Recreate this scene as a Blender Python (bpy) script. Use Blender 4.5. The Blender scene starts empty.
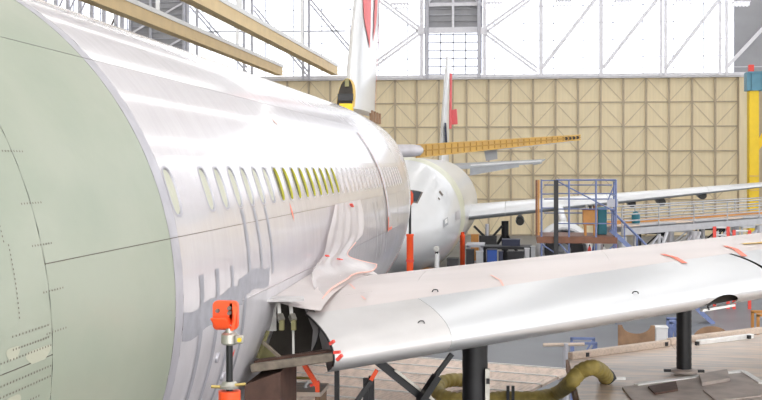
import bpy, bmesh, math, random
import numpy as np
from mathutils import Vector, Matrix
random.seed(7)
R_ = math.radians
S = bpy.context.scene
COL = S.collection

# ------------------------------------------------------------------ camera
CAM_Z, F_PX, VX, VY = 6.0, 1176.0, 518.0, 168.0
YAW = math.atan((VX - 381) / F_PX)
cd = bpy.data.cameras.new('camera'); cam = bpy.data.objects.new('camera', cd); COL.objects.link(cam)
cd.sensor_width = 36; cd.lens = 36 * F_PX / 762; cd.shift_y = -(200 - VY) / 762
cd.clip_start = .05; cd.clip_end = 500
cam.location = (0, 0, CAM_Z); cam.rotation_euler = (R_(90), 0, YAW)
S.camera = cam
# ------------------------------------------------------------------ world, exposure
W = bpy.data.worlds.new('sky'); S.world = W; W.use_nodes = True
bg = W.node_tree.nodes['Background']; bg.inputs[0].default_value = (1, .985, .965, 1); bg.inputs[1].default_value = 3.6
S.view_settings.view_transform = 'Standard'; S.view_settings.look = 'None'
S.view_settings.exposure = 0.42; S.view_settings.gamma = 1; S.view_settings.use_curve_mapping = False
SKYLIGHT, GLAZING = 2.2, 0.95
HALL_L, HALL_R, HALL_F, WALL_Y, ROOF_Z = -60.0, 34.0, -26.0, 105.0, 27.0

# ------------------------------------------------------------------ materials
MATS = {}
def mat(name, col, rough=.5, metal=0, var=.0, vscale=3.0, bump=0, bscale=20, stretch=None, spec=.5, coat=0, emit=None, es=1, trans=0, alpha=1, col2=None):
    if name in MATS: return MATS[name]
    m = bpy.data.materials.new(name); m.use_nodes = True; nt = m.node_tree; b = nt.nodes['Principled BSDF']
    c = (*col, 1)
    b.inputs['Base Color'].default_value = c; b.inputs['Roughness'].default_value = rough; b.inputs['Metallic'].default_value = metal
    b.inputs['Specular IOR Level'].default_value = spec
    if coat: b.inputs['Coat Weight'].default_value = coat; b.inputs['Coat Roughness'].default_value = .07
    if alpha < 1: b.inputs['Alpha'].default_value = alpha
    if trans: b.inputs['Transmission Weight'].default_value = trans
    if emit: b.inputs['Emission Color'].default_value = (*emit, 1); b.inputs['Emission Strength'].default_value = es
    if var or bump:
        tc = nt.nodes.new('ShaderNodeTexCoord'); src = tc.outputs['Object']
        if stretch:
            mp = nt.nodes.new('ShaderNodeMapping'); mp.inputs['Scale'].default_value = stretch; nt.links.new(src, mp.inputs[0]); src = mp.outputs[0]
    if var:
        n = nt.nodes.new('ShaderNodeTexNoise'); n.inputs['Scale'].default_value = vscale; n.inputs['Detail'].default_value = 5
        nt.links.new(src, n.inputs['Vector'])
        mx = nt.nodes.new('ShaderNodeMix'); mx.data_type = 'RGBA'
        c2 = col2 or tuple(max(0, v * (1 - var)) for v in col)
        mx.inputs[6].default_value = (*c2, 1); mx.inputs[7].default_value = c
        cr = nt.nodes.new('ShaderNodeMapRange'); cr.inputs[1].default_value = .3; cr.inputs[2].default_value = .62
        nt.links.new(n.outputs[0], cr.inputs[0]); nt.links.new(cr.outputs[0], mx.inputs[0])
        nt.links.new(mx.outputs[2], b.inputs['Base Color'])
    if bump:
        n = nt.nodes.new('ShaderNodeTexNoise'); n.inputs['Scale'].default_value = bscale; n.inputs['Detail'].default_value = 3
        nt.links.new(src, n.inputs['Vector'])
        bp = nt.nodes.new('ShaderNodeBump'); bp.inputs['Strength'].default_value = 1; bp.inputs['Distance'].default_value = bump
        nt.links.new(n.outputs[0], bp.inputs['Height']); nt.links.new(bp.outputs[0], b.inputs['Normal'])
    MATS[name] = m; return m

mat('green_primer', (.335, .36, .285), .42, 0, .12, 1.6, .004, 3, (1, .6, 1), col2=(.29, .325, .25))
mat('white_film', (.60, .562, .582), .24, 0, .05, 2, .006, 2.2, (1, 2.2, .5), coat=.5)
mat('film_tail', (.60, .57, .585), .25, 0, .08, 2, .012, 3, (1, 3.2, .3), coat=.4)
mat('bare_grey', (.60, .575, .60), .32, .12, .2, 2, .004, 4)
mat('tape_pale', (.62, .60, .66), .4); mat('filler', (.43, .43, .33), .45); mat('silver_tape', (.46, .445, .485), .35, .2, .15, 6)
mat('tape_grey', (.34, .335, .37), .5, 0, .2, 8)
mat('seam', (.16, .13, .11), .7)
mat('pane_pale', (.49, .49, .38), .35, 0, .05, 5)
mat('ring_grey', (.40, .39, .43), .4, .2)
mat('pane_olive', (.11, .10, .012), .5, 0, .3, 8)
mat('reveal_yellow', (.42, .40, .04), .6)
mat('pane_covered', (.585, .55, .567), .3, 0, .04, 5)
mat('slat_metal', (.64, .645, .66), .3, .5, .05, 1.2, .0015, 6, (.5, 1, 1))
mat('slat_root', (.57, .55, .545), .32, .25, .1, 2.0, .002, 6)
mat('wing_skin', (.63, .565, .55), .38, .05, .1, 1.3, .003, 5, (.35, 1, 1))
mat('white_paint', (.73, .73, .735), .3, 0, .03, 2, coat=.3)
mat('grey_paint', (.42, .43, .45), .45, 0, .1, 3)
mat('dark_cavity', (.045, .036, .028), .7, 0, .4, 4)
mat('rust_brown', (.10, .05, .035), .7, 0, .4, 5)
mat('dirty_beam', (.24, .20, .155), .6, 0, .4, 9)
mat('strut_white', (.66, .65, .62), .5, 0, .15, 8)
mat('olive_metal', (.24, .22, .10), .5, .3, .3, 6)
mat('rib_grey', (.25, .24, .24), .5, .3, .2, 6)
mat('orange', (.92, .095, .02), .45, 0, .1, 8)
mat('black_metal', (.018, .018, .02), .42, .3, .3, 6)
mat('steel', (.50, .48, .43), .35, .7, .2, 10)
mat('brass', (.55, .42, .15), .35, .8)
mat('red', (.78, .07, .05), .5); mat('red_tape', (.85, .20, .13), .5); mat('red_soft', (.86, .16, .17), .5, 0, .08, 2)
mat('tan_spar', (.60, .36, .075), .5, 0, .3, 3, col2=(.50, .31, .10)); mat('tan_rib', (.42, .23, .04), .55)
mat('yellow', (.86, .58, .01), .45, 0, .06, 2); mat('ochre', (.72, .47, .10), .5)
mat('wall_tan', (.86, .735, .50), .75, 0, .09, .8, .004, 30, (6, 1, .4)); mat('wall_frame', (.50, .41, .29), .6, 0, .1, 3)
mat('brace_tan', (.62, .52, .36), .6); mat('wing_under', (.62, .61, .61), .45, .1, .1, 2); mat('wall_grey', (.36, .36, .38), .7, 0, .08, 1); mat('steel_white', (.80, .79, .83), .5, 0, .08, 3); mat('steel_grey', (.52, .52, .57), .5, .1, .1, 3)
mat('louver', (.40, .40, .42), .6, 0, .1, 2); mat('beam_tan', (.82, .62, .34), .6, 0, .08, 1); mat('beam_white', (.85, .85, .85), .5)
mat('floor', (.20, .21, .23), .42, 0, .22, .35, .0006, 9)
mat('ceiling', (.78, .78, .78), .8); mat('side_wall', (.80, .77, .70), .8)
mat('mullion', (.42, .43, .50), .5)
mat('glazing', (.8, .85, .9), .3, emit=(.97, .98, 1), es=GLAZING)
mat('side_fill_glow', (.8, .85, .9), .3, emit=(.97, .98, 1), es=1.3)  # glow of the added side panes, fill light from the right
mat('skylight', (.8, .8, .8), .5, emit=(1, .985, .96), es=SKYLIGHT)
mat('ply', (.68, .54, .44), .38, 0, .45, 1.4, .002, 14, (1, 5, 1), col2=(.44, .40, .375))
mat('ply_light', (.84, .69, .59), .55, 0, .25, 1.8, .002, 14, (5, 1, 1)); mat('ply_end', (.31, .18, .10), .6, 0, .3, 4)
mat('plate_grey', (.45, .38, .34), .55, 0, .3, 3); mat('timber', (.70, .57, .47), .6, 0, .2, 5, 0, 0, (1, 6, 6)); mat('white_trim', (.88, .87, .85), .5, 0, .12, 8)
mat('hose', (.37, .285, .075), .65, 0, .35, 9, .006, 30); mat('rope', (.40, .30, .2), .8)
mat('blue_steel', (.17, .22, .42), .45, .1, .15, 5); mat('teal', (.015, .15, .20), .55, 0, .12, 3); mat('blue', (.02, .09, .42), .45, 0, .1, 3)
mat('wood_orange', (.58, .26, .06), .5, 0, .15, 4); mat('wood_brown', (.21, .085, .045), .55, 0, .25, 4)
mat('alu', (.50, .50, .52), .4, .45, .12, 4); mat('dark_blue', (.02, .025, .06), .5); mat('dark_stuff', (.035, .035, .038), .6, 0, .3, 3)
mat('glass_dark', (.045, .055, .07), .12, 0, spec=.8); mat('cream_band', (.68, .68, .52), .4, 0, .1, 2)
mat('girder_blue', (.11, .28, .37), .5, 0, .1, 2); mat('plastic', (.74, .69, .69), .3, 0, .06, 4, .01, 6, alpha=.6); mat('tyre', (.02, .02, .02), .8)
mat('lamp_face', (.8, .8, .85), .4, emit=(.95, .96, 1), es=.3); mat('pod_dark', (.03, .03, .025), .5); mat('pink_edge', (.85, .50, .42), .5)

# ------------------------------------------------------------------ helpers
def pix(px, py, Y):
    """world point at hall depth Y on the sight line of a photo position"""
    u = (px - 381) / F_PX; c, s = math.cos(YAW), math.sin(YAW)
    t = Y / (u * s + c)
    return Vector(((u * c - s) * t, Y, CAM_Z + t * (VY - py) / F_PX))
def V(*a): return Vector(a)

class MB:
    def __init__(s): s.v = []; s.f = []
    def add(s, v, f):
        n = len(s.v); s.v += [tuple(p) for p in v]; s.f += [tuple(i + n for i in q) for q in f]; return s
    def box(s, c, d, rz=0, M=None):
        M = M or (Matrix.Translation(Vector(c)) @ Matrix.Rotation(rz, 4, 'Z'))
        v = [M @ Vector((x * d[0] / 2, y * d[1] / 2, z * d[2] / 2)) for x in (-1, 1) for y in (-1, 1) for z in (-1, 1)]
        return s.add(v, [(0, 1, 3, 2), (4, 6, 7, 5), (0, 4, 5, 1), (2, 3, 7, 6), (0, 2, 6, 4), (1, 5, 7, 3)])
    def bar(s, p, q, w, h=None, up=(0, 0, 1)):
        p, q = Vector(p), Vector(q); h = h or w; d = q - p; L = d.length; d.normalize(); up = Vector(up)
        if abs(d.dot(up)) > .98: up = Vector((0, 1, 0))
        x = d.cross(up).normalized(); y = x.cross(d)
        M = Matrix((x, d, y)).transposed().to_4x4(); M.translation = (p + q) / 2
        return s.box(None, (w, L, h), M=M)
    def ring(s, c, ax, r, n, ph=0):
        ax = Vector(ax).normalized(); u = ax.orthogonal().normalized(); w = ax.cross(u)
        return [Vector(c) + (u * math.cos(2 * math.pi * i / n + ph) + w * math.sin(2 * math.pi * i / n + ph)) * r for i in range(n)]
    def lathe(s, p, q, prof, n=20, cap=True):
        """prof: (t along p->q, radius)"""
        p, q = Vector(p), Vector(q); ax = q - p; rings = [s.ring(p + ax * t, ax, max(r, 1e-4), n) for t, r in prof]
        return s.loft(rings, True, cap)
    def tube(s, p, q, r, n=12, r2=None): return s.lathe(p, q, [(0, r), (1, r2 or r)], n)
    def loft(s, rings, closed=True, cap=True):
        n = len(rings[0]); b = len(s.v); v = [p for r in rings for p in r]; f = []
        for i in range(len(rings) - 1):
            for j in range(n if closed else n - 1):
                k = (j + 1) % n; f.append((i * n + j, i * n + k, (i + 1) * n + k, (i + 1) * n + j))
        if cap and closed: f.append(tuple(range(n - 1, -1, -1))); f.append(tuple((len(rings) - 1) * n + j for j in range(n)))
        return s.add(v, f)
    def path(s, pts, r, n=10, sub=6):
        pts = [Vector(p) for p in pts]; P = []
        for i in range(len(pts) - 1):
            a, b, c, d = pts[max(i - 1, 0)], pts[i], pts[i + 1], pts[min(i + 2, len(pts) - 1)]
            for k in range(sub):
                t = k / sub
                P.append(.5 * ((2 * b) + (c - a) * t + (2 * a - 5 * b + 4 * c - d) * t * t + (3 * b - a - 3 * c + d) * t ** 3))
        P.append(pts[-1]); rings = []; u = None
        for i, p in enumerate(P):
            d = (P[min(i + 1, len(P) - 1)] - P[max(i - 1, 0)]).normalized()
            u = (d.orthogonal() if u is None else (u - d * u.dot(d))).normalized(); w = d.cross(u)
            rr = r(i / (len(P) - 1)) if callable(r) else r
            rings.append([p + (u * math.cos(2 * math.pi * k / n) + w * math.sin(2 * math.pi * k / n)) * rr for k in range(n)])
        return s.loft(rings)
    def prism(s, pts, off):
        """closed outline pts extruded by vector off"""
        n = len(pts); off = Vector(off); v = [Vector(p) for p in pts] + [Vector(p) + off for p in pts]
        return s.add(v, [tuple(range(n - 1, -1, -1)), tuple(range(n, 2 * n))] + [(i, (i + 1) % n, n + (i + 1) % n, n + i) for i in range(n)])
    def grid(s, fn, nu, nv):
        v = [fn(i / nu, j / nv) for i in range(nu + 1) for j in range(nv + 1)]
        return s.add(v, [(i * (nv + 1) + j, (i + 1) * (nv + 1) + j, (i + 1) * (nv + 1) + j + 1, i * (nv + 1) + j + 1) for i in range(nu) for j in range(nv)])
    def build(s, name, m, parent=None, smooth=False, bevel=0, angle=35):
        me = bpy.data.meshes.new(name); me.from_pydata(s.v, [], s.f)
        bm = bmesh.new(); bm.from_mesh(me)
        if bevel: bmesh.ops.bevel(bm, geom=bm.edges[:], offset=bevel, segments=1, affect='EDGES')
        bmesh.ops.recalc_face_normals(bm, faces=bm.faces[:]); bm.to_mesh(me); bm.free()
        me.materials.append(MATS[m])
        if smooth:
            me.polygons.foreach_set('use_smooth', [True] * len(me.polygons)); me.set_sharp_from_angle(angle=R_(angle))
        o = bpy.data.objects.new(name, me); COL.objects.link(o)
        if parent: child(o, parent)
        return o
def child(o, parent):
    o.parent = parent
    L = parent.matrix_world_loc if False else abs_loc(parent)
    o.matrix_parent_inverse = Matrix.Translation(-L)
def abs_loc(o):
    # only untransformed meshes or Empties with a plain location are used as parents
    return Vector(o.location) if o.type == 'EMPTY' else Vector((0, 0, 0))
def tag(o, label, cat, group=None, kind=None):
    if label: o['label'] = label
    if cat: o['category'] = cat
    if group: o['group'] = group
    if kind: o['kind'] = kind
    return o
def thing(name, label, cat, loc=(0, 0, 0), group=None):
    o = bpy.data.objects.new(name, None); COL.objects.link(o); o.location = loc; o.empty_display_size = .3
    return tag(o, label, cat, group)
def struct(o, label=None): o['kind'] = 'structure'; (label and o.__setitem__('label', label)); return o
def sempty(name, loc=(0, 0, 0)):
    o = bpy.data.objects.new(name, None); COL.objects.link(o); o.location = loc; o['kind'] = 'structure'; return o
def share(o, name, parent, loc):
    """another piece with the same mesh, moved by loc"""
    c = o.copy(); COL.objects.link(c); c.name = name; c.location = loc; child(c, parent); return c
def pchip(xs, ys, x):
    xs, ys = np.array(xs, float), np.array(ys, float); h = np.diff(xs); d = np.diff(ys) / h; m = np.zeros_like(xs)
    for i in range(1, len(xs) - 1):
        if d[i - 1] * d[i] > 0: m[i] = 2 * d[i - 1] * d[i] / (d[i - 1] + d[i])
    m[0], m[-1] = d[0], d[-1]
    x = min(max(x, xs[0]), xs[-1]); i = int(min(max(np.searchsorted(xs, x) - 1, 0), len(h) - 1)); t = (x - xs[i]) / h[i]
    return float((1 + 2 * t) * (1 - t) ** 2 * ys[i] + t * (1 - t) ** 2 * h[i] * m[i] + t * t * (3 - 2 * t) * ys[i + 1] + t * t * (t - 1) * h[i] * m[i + 1])

# ================================================================== THE HALL
struct(MB().box((-13, 40, -.05), (HALL_R - HALL_L, 2 * (WALL_Y - 40) + 2, .1)).build('floor', 'floor'), 'grey polished concrete hall floor')
ceil = struct(MB().box((-13, 40, ROOF_Z + .1), (HALL_R - HALL_L, 132, .2)).build('ceiling', 'ceiling'))
for i, x in enumerate(range(-54, 33, 9)):
    MB().box((x, 40, ROOF_Z - .06), (1.25, 126, .1)).build('skylight_strip', 'skylight', ceil)
struct(MB().box((HALL_L - .1, 40, 13.5), (.2, 132, 27)).build('wall_left', 'side_wall'))
struct(MB().box((HALL_R + .1, 40, 13.5), (.2, 132, 27)).build('wall_right', 'side_wall'))
wr = sempty('side_fill', (HALL_R, 40, 4)); wr['label'] = 'added glowing panes on the unseen side wall, for light under the wing'  # assumed glowing bays, out of view, added to light the area under the wing
for k in range(10): MB().box((HALL_R - .03, -17 + 12 * k, 14), (.06, 10.4, 20)).build('fill_pane', 'side_fill_glow', wr)

# back wall: tan panels in a steel frame with V braces
TOPZ, CW, RH = 13.98, 2.0, 2.14
wall = struct(MB().box((-13, WALL_Y + .35, TOPZ / 2), (HALL_R - HALL_L, .2, TOPZ)).build('wall_back', 'wall_frame'), 'tan panelled hall wall')
xr = pix(738.5, 78, WALL_Y).x; xl = pix(466.5, 78, WALL_Y).x
CW = (xr - xl) / 12
cols = [xr - CW * i for i in range(13)]                       # to the narrow door strip
cols += [cols[-1] - CW * .63, cols[-1] - CW * 1.26]
for i in range(10): cols.append(cols[-1] - CW)
cols = sorted(cols)
rows = [TOPZ - .05 - RH * i for i in range(6)] + [.1]
psrc = {}; 
for a, b in zip(cols[:-1], cols[1:]):
    for t, u in zip(rows[:-1], rows[1:]):
        w, h = round(b - a, 3), round(t - u, 3); c = V((a + b) / 2, WALL_Y + .2, (t + u) / 2)
        if (w, h) not in psrc: psrc[w, h] = MB().box((0, 0, 0), (w - .02, .1, h - .02)).build('wall_panel', 'wall_tan'); p = psrc[w, h]; p.location = c; child(p, wall)
        else: share(psrc[w, h], 'wall_panel', wall, c)
vsrc = MB().box((0, 0, 0), (.16, .2, TOPZ)).build('wall_post', 'wall_frame', wall); vsrc.location = (cols[0], WALL_Y + .06, TOPZ / 2)
for x in cols[1:]: share(vsrc, 'wall_post', wall, (x, WALL_Y + .06, TOPZ / 2))
for z in rows[:-1]: MB().box(((cols[0] + cols[-1]) / 2, WALL_Y + .09, z), (cols[-1] - cols[0], .14, .11)).build('wall_rail', 'wall_frame', wall)
k0 = cols.index(min(cols, key=lambda x: abs(x - pix(579, 78, WALL_Y).x)))
for i in range(len(cols) - 1):
    w = cols[i + 1] - cols[i]
    if w < CW * .9: continue
    off = (i - k0) if i >= k0 or cols[i] > xl - .1 else (i - k0 + 0)
    for t, u in zip(rows[:-1], rows[1:]):
        a, b = ((cols[i], t), (cols[i + 1], u)) if off % 2 else ((cols[i], u), (cols[i + 1], t))
        MB().bar((a[0], WALL_Y + .12, a[1]), (b[0], WALL_Y + .12, b[1]), .045, .07).build('wall_brace', 'brace_tan', wall)
# end jamb and the wall beyond it
MB().box((pix(742.7, 78, WALL_Y).x, WALL_Y - .05, TOPZ / 2), (.62, .3, TOPZ)).build('wall_jamb', 'wall_tan', wall)
MB().box((20.9, WALL_Y + .18, TOPZ / 2), (1.1, .14, TOPZ)).build('wall_jamb', 'wall_frame', wall)
for x in (22.2, 24.6, 27, 29.4): MB().box((x, WALL_Y + .18, TOPZ / 2), (2.2, .14, TOPZ)).build('wall_panel', 'wall_tan', wall)
MB().box((-40.5, WALL_Y + .18, TOPZ / 2), (19, .14, TOPZ)).build('wall_panel', 'wall_tan', wall)
# ledge / walkway between the wall and the glazing
ledge = struct(MB().box((-13, WALL_Y - .25, TOPZ + .16), (HALL_R - HALL_L, .9, .26)).build('trim_1', 'steel_white'), 'pale ledge on top of the tan wall')
MB().box((-13, WALL_Y - .3, TOPZ - .04), (HALL_R - HALL_L, .5, .12)).build('ledge_gutter', 'steel_white', ledge)
MB().tube((HALL_L, WALL_Y - .6, TOPZ + .75), (HALL_R, WALL_Y - .6, TOPZ + .75), .03, 6).build('ledge_rail', 'steel_white', ledge)
# clerestory glazing
gz0, gz1 = TOPZ + .3, 26.6
gx0, gx1 = HALL_L, pix(735, 30, WALL_Y).x
win = sempty('window_1', ((gx0 + gx1) / 2, WALL_Y + .4, gz0)); win['label'] = 'bright glazed strip above the tan wall'
pw, ph = 2.6, 1.52
nx, nz = int((gx1 - gx0) / pw), int((gz1 - gz0) / ph)
src = None
for i in range(nx + 1):
    x = gx1 - pw * (i + .5)
    if x < gx0 + .5: continue
    for j in range(nz):
        c = (x, WALL_Y + .45, gz0 + ph * (j + .5))
        if src is None: src = MB().box((0, 0, 0), (pw - .02, .04, ph - .02)).build('pane', 'glazing'); src.location = c; child(src, win)
        else: share(src, 'pane', win, c)
for i in range(nx + 1): MB().box((gx1 - pw * i, WALL_Y + .38, (gz0 + gz1) / 2), (.06, .1, gz1 - gz0)).build('mullion', 'mullion', win)
for j in range(nz + 1): MB().box(((gx0 + gx1) / 2, WALL_Y + .38, gz0 + ph * j), (gx1 - gx0, .1, .05)).build('mullion', 'mullion', win)
struct(MB().box(((gx1 + HALL_R) / 2, WALL_Y + .4, 20.5), (HALL_R - gx1, .3, 13)).build('trim_2', 'wall_grey'), 'plain grey wall beside the glazing')
# truss posts and braces in front of the glazing
tr = sempty('trim_3', (-5, WALL_Y - .5, TOPZ)); tr['label'] = 'pale steel truss posts and braces before the glazing'
TY = WALL_Y - .7
def post(px, w=.3, m='steel_white', top=26.5):
    x = pix(px, 60, TY).x; MB().box((x, TY, (TOPZ + top) / 2), (w, .3, top - TOPZ)).build('post', m, tr)
def brace(a, b, w=.22, m='steel_white', n='brace', ext=1.0):
    p, q = pix(*a, TY - .1), pix(*b, TY - .1); q = p + (q - p) * ext
    MB().bar(p, q, w, .2, (0, 1, 0)).build(n, m, tr)
for px in (421.5, 427, 479, 484.5): post(px, .28, 'steel_grey' if px in (427, 479) else 'steel_white')
for px in (541, 601, 661, 665.5, 720, 726.5): post(px, .34 if px in (541, 601) else .24)
for px in (303, 309, 244, 252, 188, 197): post(px, .2, 'steel_grey')
for a, b in (((542, 68), (597, -3)), ((603, 68), (659, -3)), ((666, 68), (721, -3)), ((726, 68), (780, 10))): brace(a, b, .3, ext=1.9)
for a, b in (((484, 31), (537, 70)), ((484, 31), (530, -2)), ((421, 31), (378, -2)), ((421, 31), (370, 68))):
    for d in (-2.2, 2.2): brace((a[0], a[1] + d), (b[0], b[1] + d), .2, ext=1)
for a in ((484, 31), (421, 31)): MB().box(pix(a[0], a[1], TY - .3), (.6, .1, .6)).build('gusset_plate', 'steel_white', tr)
for a, b in (((247, 70), (190, 4)), ((308, 74), (254, 8)), ((309, 0), (352, 52))):
    for d in (-2.5, 2.5): brace((a[0], a[1] + d), (b[0], b[1] + d), .14, 'steel_grey')
brace((200, 32), (346, 31), .12, 'steel_grey', 'tie_bar'); 
MB().bar(pix(180, -1, TY), pix(350, -3, TY), .5, .3).build('tie_bar', 'steel_grey', tr)
# louvred pillars
def pillar(name, px0, px1, window, label):
    x0, x1 = pix(px0, 30, TY).x, pix(px1, 30, TY).x; y = WALL_Y - .25; xc = (x0 + x1) / 2; zt = pix(450, 30, TY).z
    r = sempty(name, (xc, y, TOPZ)); r['label'] = label
    zl = zt if window else TOPZ + .3
    MB().box((xc, y + .25, (zl + 26.5) / 2), (x1 - x0, .2, 26.5 - zl)).build('pillar_back', 'louver', r)
    n = int((26.4 - zl) / .55)
    for i in range(n): MB().bar((x0 + .1, y + .02, zl + .3 + .55 * i), (x1 - .1, y + .02, zl + .3 + .55 * i), .22, .05).build('louver_slat', 'louver' if i % 2 else 'steel_grey', r)
    if window:
        MB().box((xc, y - .2, zl), (x1 - x0, .3, .5)).build('pillar_beam', 'steel_white', r)
        MB().box((xc, y - .15, zl + 2.3), (x1 - x0, .2, .3)).build('pillar_beam', 'steel_white', r)
        MB().box((xc, y - .25, (zl + 26) / 2), (.22, .1, 26 - zl)).build('pillar_bar', 'steel_white', r)
        for s in (-1, 1): MB().bar((xc + s * (x1 - x0) * .46, y - .22, zl + 2.2), (xc + s * .3, y - .22, zl + 5.5), .2, .1, (0, 1, 0)).build('pillar_bar', 'steel_white', r)
        zb = TOPZ + .35; w = (x1 - x0 - .7) / 4; h = (zl - .35 - zb) / 5
        for i in range(4):
            for j in range(5): MB().box((x0 + .35 + w * (i + .5), y + .05, zb + h * (j + .5)), (w - .1, .06, h - .09)).build('pillar_pane', 'glazing', r)
        for i in range(5): MB().box((x0 + .35 + w * i, y, (zb + zl) / 2), (.1, .1, zl - zb)).build('pillar_mullion', 'mullion', r)
        for j in range(6): MB().box((xc, y, zb + h * j), (x1 - x0 - .6, .1, .09)).build('pillar_mullion', 'mullion', r)
        for x in (x0 + .18, x1 - .18): MB().box((x, y - .05, (TOPZ + zl) / 2 + .2), (.3, .2, zl - TOPZ - .4)).build('pillar_jamb', 'steel_grey', r)
    else:
        for x in (x0 + .15, x1 - .15, xc - .6): MB().box((x, y - .3, 20.3), (.22, .2, 12.2)).build('pillar_post', 'steel_grey', r)
        for k in range(3): MB().bar((x0, y - .3, 15 + 3.2 * k), (x1, y - .3, 18 + 3.2 * k), .16, .1, (0, 1, 0)).build('pillar_bar', 'steel_white', r)
    return r
pillar('trim_4', 424, 482, True, 'louvred grey pillar with a small gridded window, centre of the glazing')
pillar('trim_5', 128, 185, False, 'louvred grey pillar at the left of the glazing')
# lattice uprights left
lat = sempty('trim_6', (-42, WALL_Y - .8, TOPZ)); lat['label'] = 'lattice uprights before the glazing, far left'
for px in (44, 56, 68, 80, 92, 104, 116, 122):
    x = pix(px, 20, TY).x; MB().box((x, TY, 20.3), (.3, .3, 12.4)).build('upright', 'steel_grey', lat)
for a, b in ((56, 68), (68, 80), (80, 92), (104, 116)):
    xa, xb = pix(a, 20, TY).x, pix(b, 20, TY).x
    for k in range(4): MB().bar((xa, TY, 15 + 2.6 * k), (xb, TY, 17.4 + 2.6 * k), .14, .1, (0, 1, 0)).build('lattice_bar', 'rust_brown' if k % 2 else 'steel_grey', lat)
# tan roof girders running along the hall
for n, x in enumerate((-16.3, -21.3)):
    t = thing('roof_girder', ('long tan girder under the roof, the one nearer the tail fin', 'long tan girder under the roof, the one farther left')[n], 'girder', (x, 40, 14.3), 'tan roof girders')
    MB().box((x, 39, 14.36), (.62, 130, .12)).build('soffit', 'beam_tan', t)
    MB().box((x + .1, 39, 14.72), (.36, 130, .6)).build('web', 'beam_tan', t)
    MB().box((x + .1, 39, 15.15), (.5, 130, .26)).build('top_flange', 'beam_white', t)
    for k in range(-3, 6): MB().box((x, 20 * k + 8, 21.1), (.2, .2, 11.76)).build('hanger', 'beam_white', t)
# hanging lamps
lampsites = (('above the red fin tip', 400, 4, 88), ('right of the louvred pillar', 494, 3, 92), ('second right of the louvred pillar', 564, 1, 92), ('third right of the louvred pillar', 623, 1, 92), ('fourth right of the louvred pillar', 684, 0, 92), ('in front of the plain grey wall', 741, 2, 92))
for lab, px, py, Y in lampsites:
    c = pix(px, py, Y); t = thing('hanging_lamp', 'white slatted roof lamp hanging ' + lab, 'lamp', c, 'hanging roof lamps')
    MB().box((c.x, c.y, c.z), (1.3, .9, .1)).build('lamp_tray', 'steel_white', t)
    for k in range(5): MB().box((c.x - .5 + .25 * k, c.y, c.z - .18), (.13, .8, .26)).build('lamp_fin', 'lamp_face', t)
    MB().tube((c.x, c.y, c.z), (c.x, c.y, ROOF_Z), .03, 6).build('rod', 'steel_grey', t)

# ================================================================== THE NEAR AIRCRAFT
AX, AZ, RAD = -5.47, 4.95, 2.82
NY = [-9, -8.6, -7.6, -6, -4.5, -3, -1, 26, 29, 32, 36, 40, 44, 47.3, 48]
NW = [.05, .7, 1.45, 2.1, 2.48, 2.7, RAD, RAD, 2.765, 2.56, 2.12, 1.6, 1.02, .42, .2]
NT = [.05, .6, 1.2, 1.95, 2.42, 2.68, RAD, RAD, RAD, 2.8, 2.74, 2.66, 2.5, 2.2, 2.0]
NB = [.05, .75, 1.5, 2.15, 2.5, 2.72, RAD, RAD, 2.70, 2.35, 1.6, .75, -.2, -1.1, -1.5]
def near_body(Y, th, off=0):
    w = pchip(NY, NW, Y); t = pchip(NY, NT, Y); b = pchip(NY, NB, Y); dz = pchip([-9, -1, 48], [-.7, 0, 0], Y) if Y < -1 else 0
    cz, rh = (t - b) / 2, (t + b) / 2
    return V(AX + (w + off) * math.cos(th), Y, AZ + dz + cz + (rh + off) * math.sin(th))
near = thing('airliner', 'large airliner in the foreground, wrapped white fuselage with bare green front and stripped wing', 'aircraft', (AX, 20, 0))
fus = bpy.data.objects.new('fuselage', None); COL.objects.link(fus); fus.location = (AX, 20, AZ); fus.parent = near; fus.matrix_parent_inverse = Matrix.Translation((-AX, -20, 0))
G = .003
def patch(y0, y1, t0, t1, m, name='skin_panel', par=fus, off=0, body=near_body, dens=1.0, gap=G):
    t0, t1 = R_(t0) + gap / RAD, R_(t1) - gap / RAD; y0 += gap; y1 -= gap
    nu = max(2, int((y1 - y0) / .7 * dens)); nv = max(2, int(math.degrees(t1 - t0) / 4 * dens))
    return MB().grid(lambda u, v: body(y0 + (y1 - y0) * u, t0 + (t1 - t0) * v, off), nu, nv).build(name, m, par, True)
def seam_y(y, t0, t1, w=.012): patch(y - w, y + w, t0, t1, 'seam', 'seam', off=-.008, gap=0)
def seam_t(t, y0, y1, w=.012): patch(y0, y1, t - math.degrees(w / RAD), t + math.degrees(w / RAD), 'seam', 'seam', off=-.008, gap=0)
TU, TB, TL = 42.9, 10.2, -.4
# green front
patch(-9, -1, -180, 180, 'green_primer')
for a, b in ((-1, 6.48), (6.48, 8.92)):
    patch(a, b, TU, 200, 'green_primer'); m_ = TL if a < 0 else TB; patch(a, b, m_, TU, 'green_primer'); patch(a, b, -160, m_, 'green_primer')
seam_y(-1, -160, 200); seam_y(6.48, -160, 200, .006); seam_t(TU, -1, 26, .006); seam_t(TB, 6.48, 28, .008); seam_t(TL, -1, 6.48, .008); seam_t(-160, -1, 26)
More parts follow.
